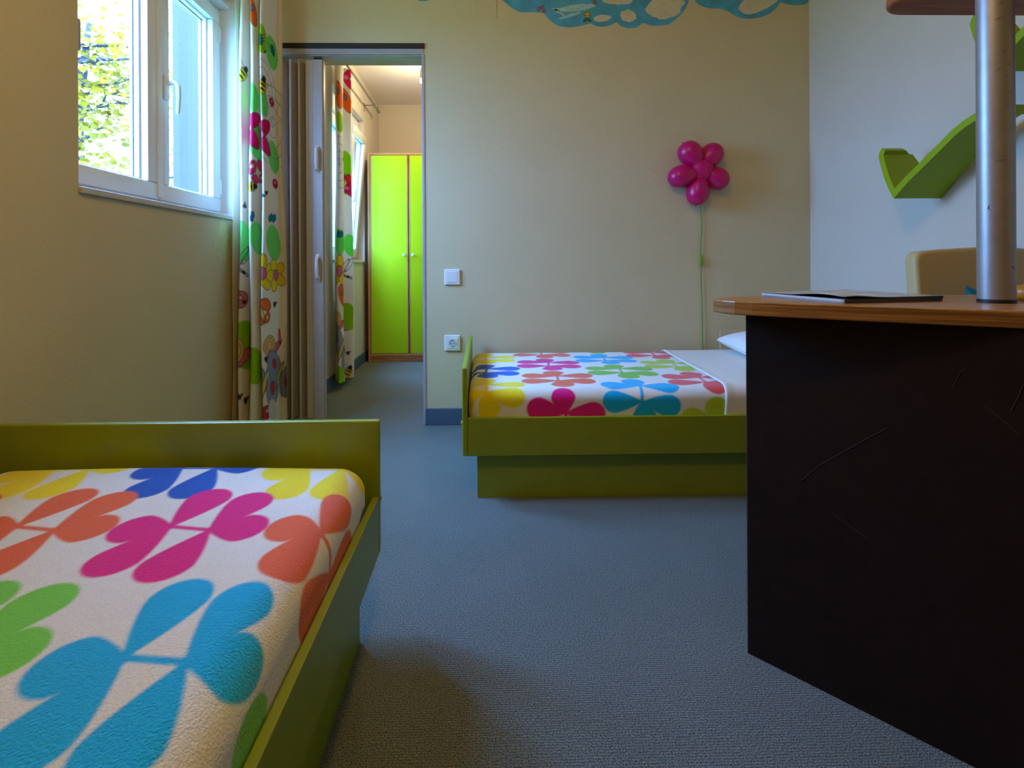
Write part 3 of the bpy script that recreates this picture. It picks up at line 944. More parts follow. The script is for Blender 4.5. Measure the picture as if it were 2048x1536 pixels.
# ------------------------------------------------------------------ wardrobe in the next room
wx0, wx1, wy0, wy1, wz = -1.008, -0.300, 4.27, 4.80, 1.822
w = thing('wardrobe', 'beech wardrobe with lime green doors beyond the doorway', 'wardrobe', ((wx0 + wx1) / 2, 4.5, 0))
bm = BM()
bx(bm, wx0, wx0 + 0.018, wy0, wy1, 0, wz, 0.001); bx(bm, wx1 - 0.018, wx1, wy0, wy1, 0, wz, 0.001)
bx(bm, wx0 + 0.018, wx1 - 0.018, wy0, wy1, wz - 0.018, wz, 0.001); bx(bm, wx0 + 0.018, wx1 - 0.018, wy0, wy1, 0.055, 0.073, 0.001)
bx(bm, wx0 + 0.018, wx1 - 0.018, wy1 - 0.008, wy1, 0.073, wz - 0.018)
obj('body', bm, M_beech, w)
bm = BM(); bx(bm, wx0 + 0.018, wx1 - 0.018, wy0 + 0.004, wy0 + 0.02, 0.0, 0.055, 0.001); obj('plinth', bm, M_beechh, w)
xm = (wx0 + wx1) / 2
for a, b, kx in ((wx0 + 0.021, xm - 0.004, xm - 0.038), (xm + 0.004, wx1 - 0.021, xm + 0.038)):
    bm = BM(); bx(bm, a + 0.010, b - 0.010, wy0 + 0.002, wy0 + 0.018, 0.076, wz - 0.022, 0.0015); d = obj('door', bm, M_wardg, w)
    bm = BM(); bx(bm, a, a + 0.0095, wy0 + 0.001, wy0 + 0.018, 0.076, wz - 0.022, 0.001); bx(bm, b - 0.0095, b, wy0 + 0.001, wy0 + 0.018, 0.076, wz - 0.022, 0.001)
    obj('edge_strip', bm, M_beech, d)
    bm = BM(); lathe(bm, [(0.006, 0), (0.006, 0.012), (0.013, 0.018), (0.014, 0.024), (0.011, 0.029), (0, 0.030)], (kx, wy0 + 0.002, 0.932), (0, -1, 0), 18)
    obj('knob', bm, M_handle, d, smooth=True)

# ------------------------------------------------------------------ switch, socket, cover plates on the back wall
def rounded_plate(bm, cx, cz, w_, h_, y, t, bev):
    bx(bm, cx - w_ / 2, cx + w_ / 2, y - t, y, cz - h_ / 2, cz + h_ / 2, bev, 3)


c = at_y(904.5, 554, YB)
t = thing('light_switch', 'white square light switch on the wall right of the doorway', 'light switch', (c.x, YB, c.z))
bm = BM(); rounded_plate(bm, c.x, c.z, 0.083, 0.083, YB, 0.011, 0.005); obj('plate', bm, M_plate, t)
bm = BM(); rounded_plate(bm, c.x, c.z, 0.056, 0.056, YB - 0.0095, 0.004, 0.0015)
bmesh.ops.rotate(bm, verts=bm.verts[:], cent=(c.x, YB - 0.0095, c.z), matrix=Matrix.Rotation(0.05, 3, 'Z')); obj('rocker', bm, M_plate, t)
c = at_y(905, 685.5, YB)
t = thing('power_socket', 'white wall socket below the light switch, beside the far bed', 'socket', (c.x, YB, c.z))
bm = BM(); rounded_plate(bm, c.x, c.z, 0.083, 0.083, YB, 0.011, 0.005); obj('plate', bm, M_plate, t)
bm = BM(); bx(bm, c.x - 0.028, c.x + 0.028, YB - 0.0135, YB - 0.0105, c.z - 0.028, c.z + 0.028, 0.001); ins = obj('insert', bm, M_plate, t)
bm = BM(); lathe(bm, [(0.0205, 0.0), (0.0205, 0.0018), (0.0185, 0.0022), (0.0175, 0.0006), (0, 0.0006)], (c.x, YB - 0.0134, c.z), (0, -1, 0), 32)
obj('recess', bm, mat('socket_recess', (196, 200, 190), 0.4), ins)
for dx, dz in ((-0.0095, 0), (0.0095, 0), (0, -0.014), (0, 0.014)):
    bm = BM(); lathe(bm, [(0.0027, 0), (0.0027, 0.0006), (0, 0.0006)], (c.x + dx, YB - 0.0141, c.z + dz), (0, -1, 0), 12); obj('pin_hole', bm, M_dark, ins)
a, b = at_y(945, 60, YB), at_y(993.5, 36, YB)
bm = BM(); bx(bm, a.x, b.x, YB - 0.003, YB, b.z, b.z + 0.13, 0.0015)
tag(obj('junction_cover', bm, M_wall), 'flat painted cover plate high on the back wall, left of the mural', 'cover plate')
a = at_y(1439, 662, YB)
bm = BM(); bx(bm, a.x, a.x + 0.16, YB - 0.006, YB, a.z - 0.12, a.z, 0.002)
tag(obj('junction_cover', bm, M_wall), 'flat painted cover plate low on the back wall behind the pillow', 'cover plate')

# ------------------------------------------------------------------ flower wall lamp
YLP = YB - 0.045
lc = at_y(1401, 341, YLP)
lamp = thing('flower_wall_lamp', 'magenta flower shaped wall lamp hanging over the far bed', 'lamp', (lc.x, YB, lc.z))


def L(px, py, y=YLP):
    return at_y(px, py, y)


# petal: from near the centre to its pointed tip (photo positions), half width in pixels
for (ax, ay), (tx, ty), hw in (((1399, 334), (1366, 286), 21.5), ((1403, 334), (1438, 291), 20.5), ((1396, 343), (1337, 360), 20.5), ((1407, 342), (1454.5, 369), 20.5), ((1400, 350), (1391.5, 411), 20.0)):
    a, b = L(ax, ay), L(tx, ty)
    ln = (b - a).length; hwm = 1.07 * hw * YB / F
    prof = []
    N = 26
    for i in range(N + 1):
        q = i / N
        q0 = 0.58
        rr = hwm * math.sqrt(max(0.0, 1 - ((q - q0) / (1 - q0 if q > q0 else q0)) ** 2)) ** 0.92
        prof.append((max(rr, 0.0 if i in (0, N) else 0.003), q * ln))
    bm = BM(); lathe(bm, prof, a, b - a, 30)
    pt_ = obj('petal', bm, M_magenta, lamp, smooth=True)
    dv = (b - a).normalized()
    bm = BM(); lathe(bm, [(0.0, -0.004), (0.004, -0.002), (0.0025, 0.004), (0.0, 0.005)], b, dv, 10)
    obj('petal_tip', bm, M_magdk, pt_)
# netted centre
bm = BM()
bmesh.ops.create_uvsphere(bm, u_segments=32, v_segments=18, radius=0.057)
for v in bm.verts:
    v.co = Vector((v.co.x, v.co.y * 0.62, v.co.z)) + Vector((lc.x, YLP - 0.022, lc.z))
ctr = obj('lamp_centre', bm, M_magenta, lamp, smooth=True)
bm = BM()
for i in range(-4, 5):
    q = i * 0.0112
    for ori in (0, 1):
        path = []
        for k in range(-9, 10):
            s_ = k / 9 * 0.050
            rr = 0.0578 ** 2 - q * q - s_ * s_
            if rr <= 0.0004:
                continue
            yq = -math.sqrt(rr) * 0.62
            path.append((lc.x + (q if ori else s_), YLP - 0.022 + yq, lc.z + (s_ if ori else q)))
        if len(path) > 2:
            tube(bm, path, 0.0012, 6)
obj('netting', bm, mat('lamp_net', (212, 24, 120), 0.35), ctr, smooth=True)
bm = BM(); lathe(bm, [(0.05, 0), (0.05, 0.03), (0, 0.03)], (lc.x, YB, lc.z), (0, -1, 0), 24); obj('wall_mount', bm, M_magdk, lamp)
cy_ = YB - 0.008
pts = [L(px, py, cy_) for px, py in ((1400, 400), (1400.5, 410), (1402, 425), (1403.6, 445), (1403, 465), (1401.6, 485), (1401, 505), (1401, 521), (1401.8, 540), (1402.4, 565), (1403.6, 600), (1404.6, 640), (1405.2, 680), (1405.6, 705), (1405.6, 730))]
bm = BM(); tube(bm, pts, 0.0028, 8); cord = obj('cord', bm, M_cord, lamp, smooth=True)
sc = L(1401, 521, cy_)
bm = BM(); bx(bm, sc.x - 0.009, sc.x + 0.009, cy_ - 0.010, cy_ + 0.006, sc.z - 0.030, sc.z + 0.030, 0.006, 3); obj('cord_switch', bm, M_cordsw, cord, smooth=True)

# ------------------------------------------------------------------ painted clouds on the back wall
K3 = 820 / 2048


def wallpt(cx, cy, y=YB):
    return at_y(820 + cx * K3, cy * K3, y)


def smooth_loop(pts, sub=5):
    pts = [Vector(p) for p in pts]; n = len(pts); out = []
    for k in range(n):
        p0, p1, p2, p3 = pts[k - 1], pts[k], pts[(k + 1) % n], pts[(k + 2) % n]
        for i in range(sub):
            f = i / sub
            out.append(0.5 * ((2 * p1) + (p2 - p0) * f + (2 * p0 - 5 * p1 + 4 * p2 - p3) * f * f + (3 * p1 - p0 - 3 * p2 + p3) * f ** 3))
    return out


def poly_on_wall(name, loop, depth, m, parent, **kw):
    """a painted patch: thin raised layer of paint lying on the wall"""
    bm = BM()
    pts = [Vector((p.x, YB + 0.002, p.z)) for p in loop]
    prism(bm, pts, (0, -depth - 0.002, 0))
    bmesh.ops.triangulate(bm, faces=[f for f in bm.faces if len(f.verts) > 4])
    return obj(name, bm, m, parent, **kw)


def ell_loop(cx, cy, rx, ry, an=0, n=26, rough=0.0, seed=0):
    g = random.Random(seed); out = []
    for k in range(n):
        t = 2 * PI * k / n; q = 1 + g.uniform(-rough, rough)
        x, y = rx * math.cos(t) * q, ry * math.sin(t) * q
        out.append(wallpt(cx + x * math.cos(an) - y * math.sin(an), cy + x * math.sin(an) + y * math.cos(an)))
    return out


c1 = [(400, -60), (430, -20), (470, 8), (500, 33), (530, 52), (560, 61), (620, 61), (668, 66), (684, 86), (710, 110), (740, 128), (770, 135), (800, 136), (840, 132), (880, 122), (905, 118), (925, 128), (960, 134),
      (1000, 126), (1030, 112), (1050, 128), (1075, 138), (1100, 141), (1135, 136), (1165, 115), (1190, 125), (1220, 129), (1262, 128), (1300, 116), (1335, 90), (1362, 62), (1380, 36), (1392, 0), (1392, -60), (1370, -130), (1290, -180), (1180, -200), (1080, -170),
      (980, -220), (860, -230), (740, -190), (640, -160), (520, -150), (430, -110)]
c2 = [(1418, -20), (1432, 14), (1462, 32), (1500, 42), (1545, 44), (1590, 58), (1625, 80), (1660, 92), (1700, 94), (1750, 86), (1795, 68), (1830, 40), (1850, 14), (1880, 20), (1920, 26), (1960, 24), (1984, 14), (1992, -10), (1985, -70), (1900, -120), (1790, -150), (1670, -150), (1540, -120), (1440, -80)]
c3 = [(18, -20), (40, 2), (66, 6), (92, 1), (112, -20), (100, -60), (30, -60)]
mur = poly_on_wall('cloud_mural', smooth_loop([wallpt(*p) for p in c1]), 0.0012, M_mural, None)
tag(mur, 'large painted blue cloud with small flowers, top centre of the back wall', 'wall mural', 'blue clouds painted on the back wall')
for i, (cx, cy, rx, ry, an) in enumerate(((960, 92, 42, 17, -0.12), (1090, 80, 40, 31, 0.1), (1275, 32, 92, 62, -0.25), (1035, 2, 78, 22, 0.05), (830, 40, 105, 16, -0.12), (742, 60, 40, 7, 0.5) , (1180, -62, 40, 22, 0), (800, 78, 60, 8, -0.3))):
    poly_on_wall('highlight', ell_loop(cx, cy, rx, ry, an, 30, 0.10, i), 0.0016, M_muralc if i not in (4, 5, 7) else mat('mural_streak', (160, 200, 208), 0.85, noise=0.2, nscale=60), mur)
m2 = poly_on_wall('cloud_mural', smooth_loop([wallpt(*p) for p in c2]), 0.0012, M_mural, None)
tag(m2, 'painted blue cloud at the top right corner of the back wall', 'wall mural', 'blue clouds painted on the back wall')
poly_on_wall('highlight', smooth_loop([wallpt(*p) for p in ((1640, 40), (1665, 66), (1700, 72), (1760, 52), (1815, 20), (1840, -10), (1790, -60), (1720, -40), (1670, 0))]), 0.0016, M_muralc, m2)
m3 = poly_on_wall('cloud_mural', smooth_loop([wallpt(*p) for p in c3]), 0.0012, M_mural, None)
tag(m3, 'sliver of painted blue cloud above the doorway, at the photo edge', 'wall mural', 'blue clouds painted on the back wall')


def painted_flower(cx, cy, k, pet, leaf):
    o = poly_on_wall('painted_flower', ell_loop(cx, cy, 11 * k, 12 * k, 0, 20), 0.0020, M_muralo, mur)
    for q in range(5):
        t = q * 2 * PI / 5 - PI / 2
        r_ = poly_on_wall('petal', ell_loop(cx + 7.5 * k * math.cos(t), cy + 8.5 * k * math.sin(t), 6.3 * k, 5.2 * k, t, 14), 0.0019, M_muralo, o)
        poly_on_wall('petal', ell_loop(cx + 7 * k * math.cos(t), cy + 8 * k * math.sin(t), 5 * k, 3.9 * k, t, 14), 0.0025, pet, o)
    poly_on_wall('flower_centre', ell_loop(cx, cy, 3.6 * k, 3.6 * k, 0, 12), 0.0029, M_mo if pet is M_my else M_my, o)
    if leaf:
        for sg in (-1, 1):
            poly_on_wall('leaf', ell_loop(cx + 10 * sg, cy + 27, 12, 7, 0.5 * sg, 16), 0.0021, M_muralo, o)
            poly_on_wall('leaf', ell_loop(cx + 10 * sg, cy + 27, 9.5, 4.6, 0.5 * sg, 16), 0.0026, M_mg, o)


painted_flower(885, 74, 1.25, M_my, True)
painted_flower(923, 14, 0.75, M_mr, False)
painted_flower(645, 44, 0.72, M_mp, False); painted_flower(662, 36, 0.66, M_mp, False); painted_flower(670, 56, 0.66, M_mp, False)

# ------------------------------------------------------------------ green wall shelves on the right wall
XS = 1.563


def wall_shelf(dy, dz, label):
    t = thing('wall_shelf', label, 'shelf', (XR, 1.83 + dy, 1.09 + dz), 'green tick shaped shelves')
    # profile in the plane of the wall (y, z): outer line of each arm, and how far the board reaches out of the wall there
    tip = (1.8345, 1.0856)
    far = [(1.8345, 1.0856), (1.858, 1.125), (1.880, 1.175), (1.896, 1.225), (1.9045, 1.262), (1.900, 1.276), (1.890, 1.290)]
    near = [(1.8345, 1.0856), (1.770, 1.139), (1.700, 1.186), (1.645, 1.2235), (1.590, 1.262), (1.555, 1.280), (1.520, 1.2915), (1.485, 1.297), (1.455, 1.295), (1.430, 1.285)]
    th = 0.0235

    def board(name, line, nrm, back):
        bm = BM(); rows = []
        n = len(line)
        for i, (y, z) in enumerate(line):
            f = i / (n - 1)
            p0, p1 = line[max(i - 1, 0)], line[min(i + 1, n - 1)]
            ty, tz = p1[0] - p0[0], p1[1] - p0[1]; l_ = math.hypot(ty, tz); ny, nz = -tz / l_ * nrm, ty / l_ * nrm
            tk = th
            xb = back(f)
            yb_, zb_ = y, z
            o0 = Vector((XS, y + dy, z + dz)); o1 = Vector((xb, y + dy, z + dz))
            if i == 0:
                # the two boards meet in a mitre above the tip
                ii = Vector((0, 1.8300 - y, 1.1225 - z))
            else:
                ii = Vector((0, ny * tk, nz * tk))
            rows.append([bm.verts.new(o0), bm.verts.new(o1), bm.verts.new(o1 + ii), bm.verts.new(o0 + ii)])
        for a, b in zip(rows, rows[1:]):
            for k in range(4):
                bm.faces.new((a[k], a[(k + 1) % 4], b[(k + 1) % 4], b[k]))
        bm.faces.new(rows[0]); bm.faces.new(list(reversed(rows[-1])))
        return obj(name, bm, M_shelfg, t)
    board('short_board', far, 1, lambda f: XR - 0.001 - 0.10 * f)
    board('long_board', near, -1, lambda f: XR - 0.001 - 0.10 * f)
    return t


wall_shelf(0, 0, 'green tick shaped wall shelf on the right wall, lower one left of the pole')
wall_shelf(-0.3645, 0.3405, 'green tick shaped wall shelf on the right wall, upper one behind the pole')

# ------------------------------------------------------------------ desk with pole and upper shelf
desk = thing('desk', 'dark panelled desk with a beech top and steel pole in the right foreground', 'desk', (1.1, 0.8, 0))
ZT0, ZT1 = 0.735, 0.763
outline = [(0.500, 1.055), (0.503, 1.022), (0.515, 0.995), (0.538, 0.972), (0.567, 0.948), (0.62, 0.910), (0.70, 0.852), (0.86, 0.748), (1.10, 0.580), (1.30, 0.44), (1.742, 0.44), (1.742, 1.15), (0.70, 1.15), (0.645, 1.147), (0.60, 1.138), (0.560, 1.120), (0.522, 1.092)]
bm = BM(); prism(bm, [(x, y, ZT0) for x, y in outline], (0, 0, ZT1 - ZT0), 0.003, 2)
obj('desktop', bm, M_desktop, desk)
top_ = C.objects[-1] if False else [o_ for o_ in desk.children if o_.name.startswith('desktop')][0]
bm = BM(); nO = len(outline); ov = []
for i in range(nO):
    p0, p1, p2 = (Vector((*outline[(i + k) % nO], 0)) for k in (-1, 0, 1))
    t_ = ((p1 - p0).normalized() + (p2 - p1).normalized()).normalized()
    ov.append(p1 + Vector((t_.y, -t_.x, 0)) * 0.0008)
ra = [bm.verts.new((p.x, p.y, ZT0 + 0.0022)) for p in ov]; rb = [bm.verts.new((p.x, p.y, ZT1 - 0.0022)) for p in ov]
for i in range(nO):
    bm.faces.new((ra[i], ra[(i + 1) % nO], rb[(i + 1) % nO], rb[i]))
eb = obj('edge_banding', bm, None, top_)
M_band = wood_mat('beech_edge', (118, 74, 30), (168, 116, 56), 'X', 2.2, 0.35)
M_band.node_tree.nodes['Mapping'].inputs['Scale'].default_value = (2.5, 2.5, 110)
eb.data.materials.append(M_band)
a, b = Vector((0.565, 1.0431, 0)), Vector((0.8116, 0.7975, 0))
dv = (b - a).normalized(); nn = Vector((-dv.y, dv.x, 0)) * 0.022   # towards the inside of the desk
b2_ = a + dv * 0.92
bm = BM(); prism(bm, [a, b2_, b2_ + nn, a + nn], (0, 0, ZT0 - 0.0005), 0.001, 1)
fp = obj('front_panel', bm, M_panel, desk)
bm = BM(); prism(bm, [a - dv * 0.0012, a, a + nn, a + nn - dv * 0.0012], (0, 0, ZT0 - 0.0005))
obj('edge_band', bm, M_edge, fp)
g = random.Random(3)
nout = Vector((dv.y, -dv.x, 0)) * 0.0003


def panel_pt(px, py):
    """point of the photo on the outer face of the front panel"""
    d = ray(px, py); n_ = Vector((dv.y, -dv.x, 0))
    t_ = (a - Vector((0, 0, CAMZ))).dot(n_) / d.dot(n_)
    return Vector((0, 0, CAMZ)) + d * t_ + nout


M_scr = mat('scratch', (58, 46, 38), 0.6)
for pts in (((1597, 966), (1640, 930), (1690, 902), (1740, 874), (1775, 856)), ((1970, 812), (2000, 835), (2040, 872)), ((2022, 822), (2036, 795), (2046, 770)), ((1905, 775), (1920, 745), (1935, 735)), ((1670, 1030), (1700, 1052), (1735, 1076))):
    bm = BM(); tube(bm, [panel_pt(*p) for p in pts], 0.0005, 5); obj('scratch', bm, M_scr, fp)
bm = BM(); bx(bm, 1.70, 1.722, 0.50, 1.12, 0, ZT0 - 0.0005, 0.001); obj('side_panel', bm, M_panel, desk)
pc = Vector((0.978, 0.9155, 0)); pr = 0.0268
bm = BM(); lathe(bm, [(pr + 0.0006, 0), (pr + 0.0006, 0.007), (pr - 0.001, 0.007)], (pc.x, pc.y, ZT1 + 0.0002), (0, 0, 1), 48); obj('pole_foot', bm, M_rubber, desk, smooth=True)
bm = BM(); lathe(bm, [(pr, 0.0), (pr, 0.69)], (pc.x, pc.y, ZT1 + 0.007), (0, 0, 1), 64); pole = obj('pole', bm, M_steel, desk, smooth=True)
for zz, th_, ln, tl in ((1.335, -2.2, 0.012, 0.3), (1.322, -2.05, 0.010, -0.2), (1.295, -2.2, 0.014, 0.2), (1.232, -1.9, 0.016, 0.1), (1.208, -1.62, 0.012, 0.9), (1.20, -2.2, 0.012, 0.6), (1.186, -1.8, 0.006, 0), (1.155, -1.55, 0.008, -0.2), (1.03, -2.3, 0.010, 0.3), (1.03, -2.0, 0.014, 0.1),
                        (0.945, -2.75, 0.014, 1.2), (0.94, -2.7, 0.010, -1.0), (0.83, -1.45, 0.012, -0.4), (0.833, -1.40, 0.014, 0.3), (0.828, -1.35, 0.010, -0.6)):
    path = []
    for k in range(4):
        f = k / 3 - 0.5
        t_ = th_ + f * 0.7 * ln * math.cos(tl) / pr
        path.append((pc.x + (pr + 0.0002) * math.cos(t_), pc.y + (pr + 0.0002) * math.sin(t_), zz + f * 0.7 * ln * math.sin(tl) + 0.0006 * math.sin(k * 2.1 + zz * 90)))
    bm = BM(); tube(bm, path, [0.0002, 0.0006, 0.0005, 0.0001], 5); obj('scuff', bm, mat('pole_scuff', (92, 78, 66), 0.7), pole)
ZS = 1.434
e = at_y(1953, 33, 1.16)
ol = [(0.940, 0.62), (0.940, 1.10)]
for k in range(1, 9):
    t_ = PI - k / 8 * PI / 2
    ol.append((1.000 + 0.06 * math.cos(t_), 1.10 + 0.06 * math.sin(t_)))
ol += [(1.742, 1.16), (1.742, 0.62)]
bm = BM(); prism(bm, [(x, y, ZS) for x, y in ol], (0, 0, 0.028), 0.009, 4)
obj('upper_shelf', bm, M_shelfw, desk, smooth=True)

# ------------------------------------------------------------------ magazine on the desk
mg = thing('magazine', 'worn magazine with a dark cover lying on the desk near its front edge', 'magazine', (0.78, 1.05, ZT1))
mc = Vector((0.686, 0.918, 0)); e1 = Vector((-0.037, 0.213, 0)); e2 = Vector((0.232, 0.043, 0))


def sheet_grid(zf, m, parent, name, th, n=28):
    P_ = np.zeros((n, n, 3))
    for i in range(n):
        for j in range(n):
            a_, b_ = i / (n - 1), j / (n - 1)
            p_ = mc + e1 * a_ + e2 * b_
            P_[i, j] = (p_.x, p_.y, zf(a_, b_))
    o_ = grid_mesh(name, P_, m, parent)
    s_ = o_.modifiers.new('thickness', 'SOLIDIFY'); s_.thickness = th; s_.offset = -1
    return o_


bump_ = lambda a_, b_: 0.0085 * math.exp(-((a_ - 0.22) / 0.30) ** 2) * math.exp(-((b_ - 0.10) / 0.22) ** 2)
pg = sheet_grid(lambda a_, b_: ZT1 + 0.0072 + 0.0015 * a_ + 0.002 * b_, M_paper, mg, 'page_block', 0.0068)
sheet_grid(lambda a_, b_: ZT1 + 0.0010, M_coverp, mg, 'back_cover', 0.0007)
sheet_grid(lambda a_, b_: ZT1 + 0.0085 + 0.0015 * a_ + 0.002 * b_ + bump_(a_, b_), M_cover, mg, 'front_cover', 0.0008)
sheet_grid(lambda a_, b_: ZT1 + 0.0092 + 0.0015 * a_ + 0.0022 * b_ + bump_(a_, b_) * 0.94, M_coverp, mg, 'top_page', 0.0005)

bm = BM()
sn_ = Vector((e2.y, -e2.x, 0)).normalized() * 0.0012
prism(bm, [mc + Vector((0, 0, ZT1 + 0.0008)), mc + e2 * 0.98 + Vector((0, 0, ZT1 + 0.0008)), mc + e2 + Vector((0, 0, ZT1 + 0.0105)), mc + Vector((0, 0, ZT1 + 0.0076))], sn_)
obj('spine', bm, M_cover, mg)

# ------------------------------------------------------------------ orange rounded object at the right photo edge
oc = at_y(2062, 598, 0.965)
bm = BM(); lathe(bm, [(0.010, 0.0), (0.020, 0.0015), (0.027, 0.007), (0.030, 0.015), (0.028, 0.023), (0.021, 0.029), (0.010, 0.032), (0.004, 0.0315), (0, 0.030)], (oc.x, oc.y, ZT1), (0, 0, 1), 32)
o = obj('orange_ornament', bm, M_orange, None, smooth=True)
tag(o, 'small round orange object on the desk just right of the pole', 'ornament')

# ------------------------------------------------------------------ chair behind the desk, cushion on it
ch = thing('chair', 'cream upholstered chair behind the desk, against the right wall', 'chair', (1.47, 1.30, 0))
n1, n2 = 30, 20
rows = []
cx0, cx1, zb0, zb1 = 1.262, 1.690, 0.50, 0.876


def back_outline(s):
    pass


bm = BM()
lp = []
rC = 0.03
lp += [(cx0 - 0.008, zb0), (cx0 - 0.004, zb0 + 0.15), (cx0 + 0.002, zb1 - 0.045)]
for k in range(6):
    t_ = PI - k / 5 * PI / 2 * 0.95
    lp.append((cx0 + 0.002 + rC + rC * math.cos(t_), zb1 - 0.032 + rC * math.sin(t_)))
lp += [(1.36, zb1 + 0.004), (1.476, zb1 + 0.010), (1.59, zb1 + 0.006)]
for k in range(6):
    t_ = PI / 2 - k / 5 * PI / 2 * 0.95
    lp.append((cx1 - rC + rC * math.cos(t_), zb1 - 0.032 + rC * math.sin(t_)))
lp += [(cx1 + 0.004, zb0 + 0.15), (cx1 + 0.008, zb0)]
prism(bm, [(x, 1.372 + 0.10 * (z - 0.5), z) for x, z in lp], (0, 0.045, 0), 0.012, 4)
obj('backrest', bm, M_cream, ch, smooth=True)
bm = BM(); bx(bm, 1.265, 1.690, 0.965, 1.395, 0.425, 0.475, 0.018, 4); obj('seat', bm, M_cream, ch, smooth=True)
for x in (1.30, 1.655):
    bm = BM(); tube(bm, [(x, 1.405, 0.0), (x, 1.40, 0.46), (x, 1.425, 0.72)], 0.0125, 12); obj('leg', bm, M_chrome, ch, smooth=True)
    bm = BM(); tube(bm, [(x, 0.985, 0.0), (x, 1.0, 0.427)], 0.0125, 12); obj('leg', bm, M_chrome, ch, smooth=True)
# cushion standing against the backrest, one corner showing
n = 40
A, B = np.meshgrid(np.linspace(-1, 1, n), np.linspace(-1, 1, n))
prof = np.clip(1 - np.abs(A) ** 2.4, 0, 1) ** 0.6 * np.clip(1 - np.abs(B) ** 2.4, 0, 1) ** 0.6
pin = 1 - 0.05 * (1 - B ** 2); pin2 = 1 - 0.05 * (1 - A ** 2)
H_ = 0.150
ft = np.stack([A * H_ * pin, -prof * 0.042, B * H_ * pin2], -1); bk = np.stack([A * H_ * pin, prof * 0.042, B * H_ * pin2], -1)
cu = grid_mesh('cushion', np.concatenate([ft, bk[::-1]], 0), M_blue)
q = at_y(1940, 569, 1.315)
rt = math.radians(18)
corner = Vector((-H_ * math.cos(rt) + H_ * math.sin(rt), 0, H_ * math.sin(rt) + H_ * math.cos(rt)))
cu.rotation_euler = (math.radians(-8), rt, 0)
cu.location = (q.x + H_ * math.cos(rt) - H_ * math.sin(rt), 1.305, q.z - (H_ * math.sin(rt) + H_ * math.cos(rt)))
tag(cu, 'blue cushion on the cream chair, only a corner showing left of the pole', 'cushion')

# ------------------------------------------------------------------ lamps
sp = thing('spot_lamp', 'small ceiling spotlight with a glowing bulb beyond the doorway', 'lamp', (-0.47, 3.8, HZ))
bm = BM(); lathe(bm, [(0.03, 0), (0.03, 0.018), (0, 0.018)], (-0.472, 3.8, HZ), (0, 0, -1), 20); tube(bm, [(-0.472, 3.8, HZ - 0.015), (-0.472, 3.8, 2.37)], 0.005, 8); obj('stem', bm, M_steel, sp, smooth=True)
bm = BM(); lathe(bm, [(0.008, 0.0), (0.014, 0.015), (0.016, 0.06), (0.020, 0.085), (0.018, 0.085), (0.012, 0.05), (0.0, 0.045)], (-0.473, 3.8, 2.372), (0.02, 0, -1), 20); obj('shade', bm, M_steel, sp, smooth=True)
bm = BM(); bmesh.ops.create_uvsphere(bm, u_segments=16, v_segments=10, radius=0.013)
bmesh.ops.translate(bm, verts=bm.verts[:], vec=(-0.475, 3.8, 2.268)); obj('bulb', bm, emit_mat('bulb_glow', (255, 226, 180), 14), sp, smooth=True)

cl = thing('ceiling_lamp', 'round ceiling lamp in the middle of the room, above the photo', 'lamp', (-0.05, 0.55, ZC))
bm = BM(); lathe(bm, [(0.06, 0), (0.06, 0.02), (0.0, 0.02)], (-0.05, 0.55, ZC), (0, 0, -1), 24); obj('mount', bm, M_steel, cl)
bm = BM(); bmesh.ops.create_uvsphere(bm, u_segments=32, v_segments=16, radius=0.11)
for v in bm.verts:
    v.co = Vector((v.co.x, v.co.y, v.co.z * 0.55)) + Vector((-0.05, 0.55, ZC - 0.085))
obj('lamp_shade', bm, emit_mat('lamp_glow', (255, 190, 105), 22), cl, smooth=True)


def light(name, kind, loc, energy, rgb, size=0.1, rot=None, parent=None):
    d = bpy.data.lights.new(name, kind); d.energy = energy; d.color = rgb
    if kind == 'AREA':
        d.shape = 'RECTANGLE'; d.size = size[0]; d.size_y = size[1]
    else:
        d.shadow_soft_size = size
    o = bpy.data.objects.new(name, d); C.objects.link(o); o.location = loc
    if rot:
        o.rotation_euler = rot
    if parent:
        o.parent = parent; o.matrix_parent_inverse = Matrix.Translation(parent.location).inverted()
    return o


WARM = (1.0, 0.63, 0.11)
light('ceiling_lamp_light', 'POINT', (-0.05, 0.55, ZC - 0.22), 42, WARM, 0.07, parent=cl)
light('spot_lamp_light', 'POINT', (-0.475, 3.8, 2.235), 40, (1.0, 0.76, 0.46), 0.03, parent=sp)
# sky portals in the two windows (sampling aid only)
for nm, x, y0_, y1_, z0_, z1_ in (('sky_portal', -1.385, WY0, WY1, WZ0, FT), ('sky_portal', -1.195, HW0, HW1, HWZ0, HWZ1)):
    o = light(nm, 'AREA', (x, (y0_ + y1_) / 2, (z0_ + z1_) / 2), 1, (1, 1, 1), (z1_ - z0_, y1_ - y0_), (0, -PI / 2, 0))
    o.data.cycles.is_portal = True

# ------------------------------------------------------------------ outdoors
bm = BM(); bx(bm, -30, -1.5, -12, 30, -0.35, -0.30)
struct('ground', bm, M_ground)
bm = BM(); bx(bm, -2.07, -1.42, 3.3, 3.62, -0.30, 4.2)
struct('wall_outside', bm, M_outblue)

